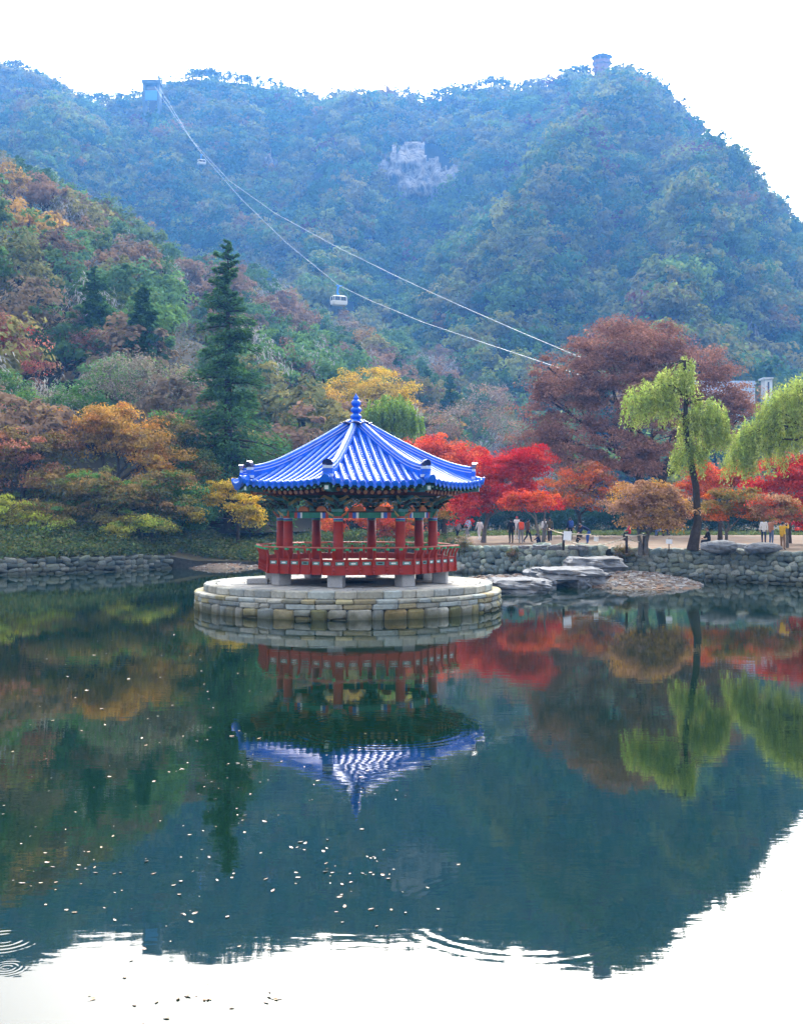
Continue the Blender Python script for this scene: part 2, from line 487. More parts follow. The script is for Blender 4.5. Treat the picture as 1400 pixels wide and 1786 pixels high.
# the shore's earth face below the sheet
fv, ff = [], []
for i, u in enumerate(g_us):
    d = float(shore_d(u)); x = (u - CX) / FPX * (d + 0.13)
    fv += [(x, d + 0.13, -0.6), (x, d + 0.13, float(shore_z(u)) + 0.02)]
    if i: ff.append((2 * i - 2, 2 * i, 2 * i + 1, 2 * i - 1))
e = MB(); e.add(fv, ff); tag(e.build('shore_face', M['mortar']), kind='structure')

# ---------------------------------------------------------------- foliage builders
def nrm(a):
    return a / np.maximum(np.linalg.norm(a, axis=-1, keepdims=True), 1e-9)

def leaf_mesh(name, c, n, size, tint, aspect=0.55, axis=None, mat='leaf'):
    """c centres, n normals, size half-lengths: pointed four-sided leaves"""
    k = len(c)
    n = nrm(n)
    a = rng.normal(size=(k, 3)) if axis is None else axis + rng.normal(size=(k, 3)) * 0.18
    t = nrm(a - n * np.sum(a * n, -1, keepdims=True))
    b = np.cross(n, t)
    s = np.asarray(size)
    s = (np.full(k, s) if s.ndim == 0 else s)[:, None] * (0.7 + 0.6 * rng.random((k, 1)))
    fold = n * s * 0.18
    v = np.stack([c - t * s, c + b * s * aspect + fold, c + t * s, c - b * s * aspect + fold], 1).reshape(-1, 3)
    me = bpy.data.meshes.new(name)
    fast_mesh(me, v, np.arange(4 * k).reshape(-1, 4))
    at = me.attributes.new('tint', 'FLOAT_COLOR', 'POINT')
    col = np.ones((k, 4)); col[:, :3] = tint
    at.data.foreach_set('color', np.repeat(col, 4, axis=0).astype(np.float32).ravel())
    me.materials.append(M[mat])
    return me

def clusters(lobes, per_lobe, shell=0.45):
    """cluster centres in the outer part of each lobe (cx,cy,cz,rx,ry,rz)"""
    out, own = [], []
    for li, l in enumerate(lobes):
        k = per_lobe[li]
        d = nrm(rng.normal(size=(k, 3)))
        r = shell + (1 - shell) * rng.random((k, 1)) ** 0.7
        out.append(np.array(l[:3]) + d * r * np.array(l[3:6])); own += [li] * k
    return np.concatenate(out), np.array(own)

def crown_points(lobes, nclus, per, crad, flat=0.5, shell=0.45):
    vol = np.array([(l[3] * l[4] * l[5]) ** 0.667 for l in lobes]); vol = vol / vol.sum()
    cc, own = clusters(lobes, np.maximum(4, (vol * nclus * 1.7).astype(int)), shell)
    # leave gaps: sprays gather on some boughs and are missing from others
    rm = float(np.mean([l[3] for l in lobes]))
    g = vnoise(cc[:, 0] / (0.42 * rm) + 11 + cc[:, 2] * 0.9 / rm, cc[:, 2] / (0.24 * rm) + cc[:, 1] / (0.5 * rm) + 5) + rng.normal(size=len(cc)) * 0.12
    keep_ = g > np.quantile(g, 0.46)
    cc, own = cc[keep_], own[keep_]
    cc = cc + rng.normal(size=cc.shape) * np.array([0.17, 0.17, 0.09]) * rm
    ctr = np.array([l[:3] for l in lobes])[own]
    k = len(cc)
    cr = crad * (0.5 + 1.0 * rng.random(k))
    off = nrm(rng.normal(size=(k, per, 3))) * rng.random((k, per, 1)) ** 0.45 * cr[:, None, None]
    off[..., 2] *= flat
    # each spray droops towards its outer edge
    off[..., 2] -= 0.25 * (off[..., 0] ** 2 + off[..., 1] ** 2) / cr[:, None]
    p = cc[:, None] + off
    nn = nrm(nrm(off) * 0.5 + nrm(cc - ctr)[:, None] * 0.6 + np.array([0, 0, 0.7]) + rng.normal(size=off.shape) * 0.55)
    return cc, own, p.reshape(-1, 3), nn.reshape(-1, 3), np.repeat(np.arange(k), per)

def palette_tint(pal, own_clus, ncl, jitter=0.22):
    pal = np.array(pal)
    ci = rng.integers(0, len(pal), ncl)
    mixw = rng.random((ncl, 1))
    base = pal[ci] * mixw + pal[rng.integers(0, len(pal), ncl)] * (1 - mixw)
    t = base[own_clus] * (1 + jitter * rng.normal(size=(len(own_clus), 1)))
    return np.clip(t, 0.002, 0.9)

def limb(mb, a, b, r0, r1, n=6, sag=0.0, seg=5, wob=0.06):
    a, b = Vector(a), Vector(b)
    L = (b - a).length
    pts, rr = [], []
    for i in range(seg + 1):
        t = i / seg
        p = a.lerp(b, t)
        p.z += sag * L * math.sin(t * math.pi)
        if 0 < i < seg:
            p += Vector((random.uniform(-1, 1), random.uniform(-1, 1), random.uniform(-1, 1))) * wob * L
        pts.append(p); rr.append(r0 + (r1 - r0) * t ** 0.8)
    mb.tube(pts, rr, n, caps=False)
    return pts

def broad_tree(name, label, base, lobes, pal, leaf=0.17, nclus=120, per=60, crad=0.9, flat=0.45, trunk=0.25, fork=0.35, lean=(0, 0),
               cat='tree', group=None, bark='bark', limbs=26, jitter=0.22, shell=0.45, stems=1, zig=None):
    """a tree: tapered trunk, limbs to the leaf sprays, crown of leaf-sized faces; lobes in world space"""
    root = empty(name, base)
    tag(root, label, cat, group)
    leaf, per = leaf * 0.68, int(per * 1.9)
    B = np.array(base)
    lob = [tuple(np.array(l[:3]) - B) + tuple(l[3:6]) for l in lobes]
    cc, own, p, nn, ci = crown_points(lob, nclus, per, crad, flat, shell)
    me = leaf_mesh('crown', p, nn, leaf, palette_tint(np.array(pal) * 1.25, ci, len(cc), jitter))
    mobj('crown', me, root)
    top = max(l[2] for l in lob)
    low = min(l[2] - l[5] for l in lob)
    mb = MB()
    fz = max(0.5, min(top * fork, low + 1.5))
    for s_ in range(stems):
        dx = (s_ - (stems - 1) / 2) * trunk * 2.2
        if zig: pts = [Vector(q) - Vector(base) for q in zig]
        else:
            pts = [Vector((dx, 0, -0.3)), Vector((dx * 1.2 + lean[0] * 0.3, lean[1] * 0.3, fz * 0.5)), Vector((dx * 2 + lean[0], lean[1], fz))]
        k = len(pts)
        mb.tube(pts, [trunk * (1.35 if i == 0 else 1 - 0.35 * i / k) for i in range(k)], 9, caps=False)
        forkp = pts[-1]
        tips = []
        for li, l in enumerate(lob):
            if stems > 1 and li % stems != s_: continue
            m_ = limb(mb, forkp, l[:3], trunk * 0.55, trunk * 0.16, 7, 0.04, 6)
            tips.append((li, m_))
        sel = rng.permutation(len(cc))[:limbs // stems]
        for j in sel:
            mine = [t for t in tips if t[0] == own[j]]
            if not mine: continue
            m_ = mine[0][1]
            a = m_[random.randint(2, len(m_) - 1)]
            limb(mb, a, cc[j], trunk * 0.17, trunk * 0.04, 5, 0.05, 4)
    mb.build('trunk', M[bark], root, smooth=True)
    return root

def conifer_mesh_data(h, rad, whorls=26, seed=1, lowest=0.08, dens=1.0, droop=0.25):
    """trunk tube + boughs of needles; returns (trunk MB, centres, normals, axes, sizes)"""
    r_ = random.Random(seed)
    mb = MB()
    mb.tube([(0, 0, -0.5), (0, 0, h * 0.5), (0, 0, h)], [rad * 0.07, rad * 0.05, 0.02], 8, caps=False)
    C, Nn, A = [], [], []
    for i in range(whorls):
        t = lowest + (1 - lowest) * (i / whorls) ** 0.9
        z = h * t
        rr = rad * (1 - t) ** 0.72 * (0.72 + 0.5 * r_.random()) + 0.05 * rad
        nb = r_.randint(4, 8)
        z_w, rr_w = z, rr
        for b in range(nb):
            if r_.random() < 0.14: continue
            z = z_w + r_.uniform(-0.7, 0.7) * h / whorls
            rr = rr_w * r_.uniform(0.8, 1.15)
            an = 2 * math.pi * (b + r_.random() * 0.9) / nb
            L = rr * r_.uniform(0.45, 1.15)
            rise = 0.18 if t > 0.75 else -droop * r_.uniform(0.4, 1.2)
            dirv = np.array([math.cos(an), math.sin(an), rise])
            tip = np.array([0, 0, z]) + dirv * L
            mb.tube([(0, 0, z), tuple(np.array([0, 0, z + 0.06 * L]) + dirv * L * 0.5), tuple(tip)], [0.028 * rad * (1 - t) + 0.015, 0.012 * rad, 0.006], 4, caps=False)
            k = max(6, int(26 * dens * L / rad * 3))
            s_ = rng.random(k) ** 0.7
            side = np.cross(dirv, [0, 0, 1.0])
            wv = (0.26 * (1.15 - s_) + 0.07) * L
            pts = np.array([0, 0, z]) + dirv * (L * s_)[:, None] + side * (rng.uniform(-1, 1, k) * wv)[:, None]
            pts[:, 2] += 0.06 * L * np.sin(s_ * math.pi) + 0.16 * L * s_ ** 3 + rng.normal(size=k) * 0.085 * L
            C.append(pts)
            Nn.append(np.array([0, 0, 1.0]) + rng.normal(size=(k, 3)) * 0.45 + dirv * 0.2)
            A.append(np.repeat((dirv + np.array([0, 0, -0.15]))[None], k, 0) + side * (rng.uniform(-0.7, 0.7, k))[:, None])
    return mb, np.concatenate(C), np.concatenate(Nn), np.concatenate(A)

def conifer(name, label, base, h, rad, pal, leaf=0.28, seed=1, whorls=28, dens=1.0, group=None, lowest=0.06):
    root = empty(name, base)
    tag(root, label, 'tree', group)
    mb, c, n, a = conifer_mesh_data(h, rad, whorls, seed, lowest, dens)
    mb.build('trunk', M['bark'], root, smooth=True)
    ci = (rng.random(len(c)) * 60).astype(int)
    mobj('crown', leaf_mesh('crown', c, n, leaf, palette_tint(pal, ci, 60, 0.25), 0.4, a), root)
    return root

def willow(name, label, base, lobes, pal, zig, trunk=0.3, strands=260, leaf=0.16, branches=()):
    root = empty(name, base)
    tag(root, label, 'tree')
    B = np.array(base)
    C, A, T = [], [], []
    tips = []
    pal = np.array(pal)
    for l in lobes:
        l = np.array(l)
        k = max(8, int(strands * (l[3] * l[5]) / sum(q[3] * q[5] for q in lobes)))
        for _ in range(k):
            d = nrm(rng.normal(size=3)); d[2] = abs(d[2]) * 0.9
            p0 = l[:3] - B + d * l[3:6] * (0.35 + 0.65 * rng.random() ** 0.6)
            tips.append(p0)
            L = l[5] * rng.uniform(0.5, 1.25)
            m = int(L / 0.05)
            s_ = np.arange(m) / max(m, 1)
            out = np.array([d[0], d[1], 0]) * 0.35
            pts = p0 + out * (s_ * L * 0.5)[:, None] + np.array([0, 0, -1.0]) * (s_ ** 1.25 * L)[:, None] + rng.normal(size=(m, 3)) * 0.075
            C.append(pts)
            A.append(np.repeat(np.array([[d[0] * 0.25, d[1] * 0.25, -1.0]]), m, 0) + rng.normal(size=(m, 3)) * 0.4)
            T.append(np.repeat((pal[rng.integers(0, len(pal))] * rng.uniform(0.75, 1.25))[None], m, 0))
    C, A, T = np.concatenate(C), np.concatenate(A), np.concatenate(T)
    T = np.clip(T * (1 + 0.2 * rng.normal(size=(len(T), 1))), 0.003, 0.9)
    mobj('crown', leaf_mesh('crown', C, rng.normal(size=C.shape) + np.array([0, -0.2, 0.8]), leaf, T, 0.34, A), root)
    mb = MB()
    pts = [Vector(q) - Vector(base) for q in zig]
    k = len(pts)
    mb.tube(pts, [trunk * (1.4 if i == 0 else 1 - 0.8 * i / k) for i in range(k)], 9, caps=False)
    for (a, b, r0) in branches:
        limb(mb, Vector(a) - Vector(base), Vector(b) - Vector(base), r0, r0 * 0.25, 7, 0.12, 7, 0.04)
    for j in rng.permutation(len(tips))[:40]:
        t = Vector(tips[j])
        a = min(pts[1:], key=lambda q: (q - t).length)
        limb(mb, a, t, trunk * 0.14, trunk * 0.03, 5, 0.12, 5, 0.05)
    mb.build('trunk', M['bark'], root, smooth=True)
    return root

# ---------------------------------------------------------------- the far forest on the mountain (one mass: stuff)
def far_proto(kind, seed):
    global rng
    rng_keep = rng; rng = np.random.default_rng(seed)
    if kind == 'broad':
        lob = [(0, 0, 5.2, 3.6, 3.6, 3.0), (1.8, 0.6, 4.2, 2.8, 2.8, 2.2), (-1.9, -0.8, 4.6, 2.7, 2.7, 2.3), (0.3, -1.9, 3.9, 2.8, 2.6, 2.1), (0.2, 1.9, 4.0, 2.6, 2.6, 2.1)]
        cc, own, p, n, ci = crown_points(lob, 40, 17, 1.25, 0.65, 0.5)
        me = leaf_mesh('far_crown', p, n, 0.5, palette_tint([(1, 1, 1), (0.75, 0.8, 0.75), (1.2, 1.1, 1.0)], ci, len(cc), 0.2), 0.6, None, 'leaf_far')
    elif kind == 'ridge':
        lob = [(0, 0, 4.4, 2.6, 2.6, 1.9), (1.4, 0, 5.8, 1.8, 1.8, 1.3), (-1.3, 0.3, 5.2, 1.7, 1.7, 1.3)]
        cc, own, p, n, ci = crown_points(lob, 22, 13, 0.9, 0.6, 0.4)
        me = leaf_mesh('ridge_crown', p, n, 0.42, palette_tint([(1, 1, 1), (0.8, 0.8, 0.8)], ci, len(cc), 0.2), 0.6, None, 'leaf_far')
        mb = MB()
        for s_ in range(3):
            x = random.uniform(-1.2, 1.2)
            mb.tube([(x, 0, -2), (x * 1.2, 0, 3), (x * 1.6, 0.2, 6.8)], [0.22, 0.17, 0.07], 5, caps=False)
        t = mb.mesh('ridge_trunk', M['bark'])
        bm = bmesh.new(); bm.from_mesh(me); k = len(bm.faces); bm.from_mesh(t)
        bm.faces.ensure_lookup_table()
        for f in bm.faces[k:]: f.material_index = 1
        bm.to_mesh(me); bm.free()
        me.materials.append(M['bark'])
    rng = rng_keep
    return me

PROTO = bpy.data.collections.new('far_tree_kinds')
for i in range(5): PROTO.objects.link(bpy.data.objects.new('far_kind_%d' % i, far_proto('broad', 40 + i)))
for i in range(3): PROTO.objects.link(bpy.data.objects.new('far_kind_%d' % (5 + i), far_proto('ridge', 60 + i)))

def gn_forest(name, pts, idx, rot, scl, col, label):
    me = bpy.data.meshes.new(name)
    me.from_pydata([tuple(p) for p in pts], [], [])
    for an, ty, key, dat in (('idx', 'INT', 'value', idx.astype(np.int32)), ('rot', 'FLOAT', 'value', rot.astype(np.float32)),
                             ('scl', 'FLOAT', 'value', scl.astype(np.float32)), ('col', 'FLOAT_COLOR', 'color', np.concatenate([col, np.ones((len(col), 1))], 1).astype(np.float32).ravel())):
        a = me.attributes.new(an, ty, 'POINT'); a.data.foreach_set(key, dat)
    o = mobj(name, me)
    ng = bpy.data.node_groups.new(name, 'GeometryNodeTree')
    ng.interface.new_socket('Geometry', in_out='INPUT', socket_type='NodeSocketGeometry')
    ng.interface.new_socket('Geometry', in_out='OUTPUT', socket_type='NodeSocketGeometry')
    nd = ng.nodes
    gi, go = nd.new('NodeGroupInput'), nd.new('NodeGroupOutput')
    iop = nd.new('GeometryNodeInstanceOnPoints')
    ci = nd.new('GeometryNodeCollectionInfo'); ci.inputs['Collection'].default_value = PROTO
    ci.inputs['Separate Children'].default_value = True; ci.inputs['Reset Children'].default_value = True
    def attr(n, ty):
        a = nd.new('GeometryNodeInputNamedAttribute'); a.data_type = ty; a.inputs['Name'].default_value = n
        return a.outputs['Attribute']
    cx = nd.new('ShaderNodeCombineXYZ')
    ng.links.new(attr('rot', 'FLOAT'), cx.inputs[2])
    ng.links.new(gi.outputs[0], iop.inputs['Points'])
    ng.links.new(ci.outputs[0], iop.inputs['Instance'])
    iop.inputs['Pick Instance'].default_value = True
    ng.links.new(attr('idx', 'INT'), iop.inputs['Instance Index'])
    ng.links.new(cx.outputs[0], iop.inputs['Rotation'])
    ng.links.new(attr('scl', 'FLOAT'), iop.inputs['Scale'])
    ng.links.new(iop.outputs[0], go.inputs[0])
    md = o.modifiers.new('forest', 'NODES'); md.node_group = ng
    tag(o, label, 'forest', kind='stuff')
    return o

def scatter(u0, u1, fb, fc, spacing, tmax):
    """jittered points in plan between base and crest"""
    out = []
    d0 = 80
    D = d0
    while D < 830:
        x0, x1 = (u0 - CX) / FPX * D, (u1 - CX) / FPX * D
        n = int((x1 - x0) / spacing)
        x = x0 + (np.arange(n) + rng.random(n)) * spacing
        d = D + rng.uniform(-0.5, 0.5, n) * spacing
        u = x / d * FPX + CX
        b, c = fb(u), fc(u)
        t = (d - b) / (c - b)
        k = (t > 0.01) & (t < tmax)
        out.append(np.stack([x[k], d[k], u[k], t[k]], 1))
        D += spacing
    return np.concatenate(out)

CLIFF = (670, 805, 252, 348)
s = scatter(-330, 1700, lambda u: np.interp(u, MU, M_B), lambda u: np.interp(u, MU, M_D), 7.2, 0.972)
# steep ground carries more trees per metre of plan: a second pass there
s2 = np.concatenate([scatter(-330, 1700, lambda u: np.interp(u, MU, M_B), lambda u: np.interp(u, MU, M_D), 6.2, 0.97) for _ in range(2)])
steep = (mount_z(s2[:, 2], s2[:, 1] + 4) - mount_z(s2[:, 2], s2[:, 1] - 4)) / 8
s = np.concatenate([s, s2[steep > 0.85]])
z = mount_z(s[:, 2], s[:, 1])
py = HY - (z - CAMZ) / s[:, 1] * FPX
cl = ((s[:, 2] - 735) / 62) ** 2 + ((py - 306) / 46) ** 2 < 1
small_cl = (((s[:, 2] - 472) / 10) ** 2 + ((py - 285) / 22) ** 2 < 1) | (((s[:, 2] - 1312) / 12) ** 2 + ((py - 585) / 26) ** 2 < 1)
bld = (s[:, 2] > 1170) & (s[:, 2] < 1365) & (s[:, 1] > 256) & (s[:, 1] < 276)
bld |= (np.abs(s[:, 2] - 1047) < 17) & (s[:, 1] > 690) | (np.abs(s[:, 2] - 267) < 17) & (s[:, 1] > 688)
s, z, py = s[~(cl | small_cl | bld)], z[~(cl | small_cl | bld)], py[~(cl | small_cl | bld)]
k = len(s)
FP = np.array([lin('#5c7c3c'), lin('#6c8644'), lin('#4e6e3c'), lin('#868a48'), lin('#7c8848'), lin('#848048'), lin('#70704c'), lin('#4a7048')]) * 1.3
patch = fbm(s[:, 0] / 40 + 3, s[:, 1] / 40, 3) + 0.5
pi = np.clip((patch * 1.5 - 0.25 + rng.normal(size=k) * 0.25) * len(FP), 0, len(FP) - 1).astype(int)
fcol = FP[pi] * (0.75 + 0.5 * rng.random((k, 1)))
rare = rng.random(k)
fcol[rare < 0.02] = np.array(lin('#a08040')); fcol[(rare > 0.02) & (rare < 0.03)] = np.array(lin('#7c5048'))
gn_forest('mountain_forest', np.stack([s[:, 0], s[:, 1], z - 0.5], 1), rng.integers(0, 5, k), rng.random(k) * 6.28,
          1.0 + 0.75 * rng.random(k) ** 2, fcol, 'hazy autumn forest covering the far mountain behind the pavilion')
# fringe of thin trees along the skyline
ru = np.concatenate([np.arange(-120, 1500, 4.2) + rng.uniform(-2, 2, 386)[:len(np.arange(-120, 1500, 4.2))]])
ru = ru[(np.abs(ru - 1047) > 15) & (np.abs(ru - 266) > 14)]
rd = np.interp(ru, MU, M_D) - rng.random(len(ru)) * 5 + 1
rz = mount_z(ru, rd)
gap = fbm(ru / 26, ru * 0 + 3.3, 3) > -0.10
ru, rd, rz = ru[gap], rd[gap], rz[gap]
k = len(ru)
gn_forest('ridge_trees', np.stack([(ru - CX) / FPX * rd, rd, rz - 1.6 * rng.random(k) - 0.5], 1), rng.integers(5, 8, k), rng.random(k) * 6.28,
          0.7 + 0.8 * rng.random(k), FP[rng.integers(0, 4, k)] * 0.9, 'thin fringe of trees along the mountain skyline')

# ---------------------------------------------------------------- hillside trees, one object each
def hill_proto(kind, seed):
    global rng
    keep = rng; rng = np.random.default_rng(seed); random.seed(seed)
    mb = MB()
    if kind == 'broad':
        lob = [(0, 0, 6.3, 2.7, 2.7, 2.3)]
        for q in range(6):
            an = q * 1.05 + rng.random()
            rr = rng.uniform(1.6, 2.6)
            lob.append((rr * math.cos(an), rr * math.sin(an), rng.uniform(3.6, 5.8), rng.uniform(1.7, 2.5), rng.uniform(1.7, 2.5), rng.uniform(1.3, 2.0)))
        cc, own, p, n, ci = crown_points(lob, 74, 30, 0.95, 0.55, 0.5)
        me = leaf_mesh('hill_tree', p, n, 0.26, palette_tint([(1, 1, 1), (0.72, 0.8, 0.78), (1.25, 1.12, 0.95), (0.95, 1.05, 0.85)], ci, len(cc), 0.25), 0.6)
        mb.tube([(0, 0, -1.5), (0.2, 0, 2.5), (0, 0, 5)], [0.3, 0.22, 0.1], 6, caps=False)
        for l in lob: limb(mb, (0.15, 0, 2.2), l[:3], 0.13, 0.03, 5, 0.05, 4)
    elif kind == 'bare':
        lob = [(0, 0, 5.6, 3.0, 3.0, 2.6), (1.8, 0.5, 4.6, 2.2, 2.2, 1.9), (-1.7, -0.6, 4.8, 2.2, 2.2, 1.9)]
        cc, own, p, n, ci = crown_points(lob, 52, 15, 0.9, 0.8, 0.3)
        me = leaf_mesh('bare_tree', p, n, 0.3, palette_tint([(1, 1, 1), (0.8, 0.85, 0.9)], ci, len(cc), 0.2), 0.16, np.array([0, 0, 1.0]))
        mb.tube([(0, 0, -1.5), (0.1, 0, 2.4), (0, 0, 6)], [0.26, 0.2, 0.06], 6, caps=False)
        for j in range(46): limb(mb, (0.05, 0, 1.8 + 2.5 * random.random()), cc[j % len(cc)], 0.06, 0.015, 4, 0.05, 4)
    else:
        mb, c, n, a = conifer_mesh_data(11.0, 3.0, 24, seed, 0.08, 1.2, 0.2)
        ci = (rng.random(len(c)) * 40).astype(int)
        me = leaf_mesh('hill_conifer', c, n, 0.32, palette_tint([(1, 1, 1), (0.75, 0.8, 0.8), (1.15, 1.1, 1.0)], ci, 40, 0.25), 0.4, a)
    t = mb.mesh('t', M['bark_grey' if kind == 'bare' else 'bark'])
    nleaf = len(me.polygons)
    bm = bmesh.new(); bm.from_mesh(me); bm.from_mesh(t); bm.faces.ensure_lookup_table()
    for f in bm.faces[nleaf:]: f.material_index = 1
    bm.to_mesh(me); bm.free(); bpy.data.meshes.remove(t)
    me.materials.append(M['bark_grey' if kind == 'bare' else 'bark'])
    rng = keep
    return me
HP = {'broad': [hill_proto('broad', 100 + i) for i in range(6)], 'bare': [hill_proto('bare', 120 + i) for i in range(2)], 'conifer': [hill_proto('conifer', 130 + i) for i in range(2)]}
random.seed(21)
HKIND = {   # look: name, mesh kind, colours, words
    'green': ('green_tree', 'broad', ['#5a7a44', '#4f6e46', '#667c48', '#4a6848'], 'green leafy tree'),
    'olive': ('olive_tree', 'broad', ['#7a7646', '#827e4c', '#70724a'], 'yellow olive tree'),
    'brown': ('brown_tree', 'broad', ['#7a6654', '#706050', '#80705c', '#6c6054'], 'brown tree'),
    'russet': ('russet_tree', 'broad', ['#75604f', '#7a6454', '#806852'], 'dull red tree'),
    'grey': ('bare_tree', 'bare', ['#8a8884', '#80807e'], 'bare grey tree'),
    'ochre': ('ochre_tree', 'broad', ['#9c7e42', '#a68a4a'], 'yellow ochre tree'),
}
ZONE = [(40, 'at the left edge'), (110, 'left of the leftmost spruce'), (200, 'around the leftmost spruce'), (280, 'around the second spruce'), (350, 'left of the tall conifer'), (430, 'behind the tall conifer'),
        (500, 'right of the tall conifer'), (570, 'below the nearer gondola'), (640, 'above the finial'), (720, 'right of the finial'), (800, 'above the red maples'), (5000, 'towards the great maroon tree')]
hs = scatter(-70, 990, lambda u: np.interp(u, HU, H_B), lambda u: np.interp(u, HU, H_D), 9.0, 1.0)
hz = hill_z(hs[:, 2], hs[:, 1])
order = np.argsort(hs[:, 1])
pch = fbm(hs[:, 0] / 26 + 5, hs[:, 1] / 26 + 1, 2)
n_h = 0
for i in order:
    x, d, u, t = hs[i]
    if n_h >= 470: break
    q = pch[i] + random.gauss(0, 0.16)
    look = 'green' if q < -0.03 else 'olive' if q < 0.06 else 'brown' if q < 0.11 else 'grey' if q < 0.26 else 'russet'
    if random.random() < 0.04: look = 'ochre'
    if u < 110 and t < 0.75 and random.random() < 0.25: look = random.choice(['russet', 'brown'])
    nm, mk, cols, lab = HKIND[look]
    o = mobj(nm, random.choice(HP[mk]), None, (x, d, hz[i] - 0.3), (0, 0, random.random() * 6.28))
    sc = random.uniform(0.85, 1.35)
    o.scale = (sc * random.uniform(0.9, 1.15), sc * random.uniform(0.9, 1.15), sc)
    br = random.uniform(0.75, 1.2)
    c = np.array(lin(random.choice(cols))) * br * 1.6
    o.color = (*c, 1)
    lab = ('small ' if sc < 1.0 else 'large ' if sc > 1.2 else '') + ('dark ' if br < 0.88 else 'pale ' if br > 1.08 else '') + lab + (' at the foot of the hillside ', ' low on the hillside ', ' halfway up the hillside ', ' high on the hillside ', ' on the crest of the hillside ')[min(4, int(t * 5))] + next(w_ for lim, w_ in ZONE if u < lim)
    tag(o, lab, 'tree', look + ' trees on the wooded hillside')
    n_h += 1
print('hillside trees', n_h)
# undergrowth between them
def cover(name, label, pts, pal, leaf, per, rad, cat='undergrowth', lift=0.5, flat=0.7):
    k = len(pts)
    off = rng.normal(size=(k, per, 3)) * rad; off[..., 2] = np.abs(off[..., 2]) * flat + lift * 0.1
    p = (pts[:, None] + off).reshape(-1, 3)
    ci = np.repeat(np.arange(k), per)
    n = rng.normal(size=p.shape) * 0.6 + np.array([0, -0.3, 0.8])
    o = mobj(name, leaf_mesh(name, p, n, leaf, palette_tint(pal, ci, k, 0.25), 0.6))
    tag(o, label, cat, kind='stuff')
    return o
us_ = scatter(-80, 1000, lambda u: np.interp(u, HU, H_B), lambda u: np.interp(u, HU, H_D), 4.2, 1.0)
uz = hill_z(us_[:, 2], us_[:, 1])
cover('undergrowth', 'low brushwood under the trees of the hillside', np.stack([us_[:, 0], us_[:, 1], uz], 1),
      [lin('#5a5f3c'), lin('#6a5a42'), lin('#4d5d40'), lin('#6b6650')], 0.26, 44, 1.3)

# ---------------------------------------------------------------- stones
def stone_data(hx, hy, hz, ch, jit, rnd):
    """chamfered block: 24 vertices, 26 faces"""
    idx, vs_ = {}, []
    h = (hx, hy, hz)
    for i in (0, 1):
        for j in (0, 1):
            for k in (0, 1):
                sg = (2 * i - 1, 2 * j - 1, 2 * k - 1)
                o = [rnd.uniform(-jit, jit) for _ in range(3)]
                for ax in range(3):
                    c = ch * rnd.uniform(0.7, 1.3)
                    idx[(i, j, k, ax)] = len(vs_)
                    vs_.append(tuple(sg[q] * (h[q] - (0 if q == ax else c)) + o[q] * (0.4 if q == ax else 1) for q in range(3)))
    fs = []
    for ax in range(3):
        o1, o2 = [q for q in range(3) if q != ax]
        for sd in (0, 1):
            loop = []
            for a, b in ((0, 0), (1, 0), (1, 1), (0, 1)):
                key = [0, 0, 0]; key[ax] = sd; key[o1] = a; key[o2] = b
                loop.append(idx[(*key, ax)])
            fs.append(loop)
        for a in (0, 1):
            for b in (0, 1):
                k0 = [0, 0, 0]; k1 = [0, 0, 0]
                k0[o1] = k1[o1] = a; k0[o2] = k1[o2] = b; k1[ax] = 1
                fs.append([idx[(*k0, o1)], idx[(*k1, o1)], idx[(*k1, o2)], idx[(*k0, o2)]])
    for i in (0, 1):
        for j in (0, 1):
            for k in (0, 1):
                fs.append([idx[(i, j, k, q)] for q in range(3)])
    V = [Vector(v) for v in vs_]
    out = []
    for f in fs:
        c = sum((V[q] for q in f), Vector()) / len(f)
        n = (V[f[1]] - V[f[0]]).cross(V[f[2]] - V[f[0]])
        out.append(f if n.dot(c) > 0 else f[::-1])
    return vs_, out

def stone_mesh(name, hx, hy, hz, ch, jit, rnd, mat, smooth=True):
    v, f = stone_data(hx, hy, hz, ch, jit, rnd)
    mb = MB(); mb.add(v, f)
    return mb.mesh(name, mat, smooth)

rs = random.Random(3)
ROCKS = [stone_mesh('wall_rock', 1, 1, 1, 0.36, 0.27, rs, M['wall_stone']) for _ in range(14)]
WCOL = ['#8d9490', '#7d8684', '#9a9d98', '#6f7b7a', '#a3a49c', '#828b80', '#77807e', '#969a8c']

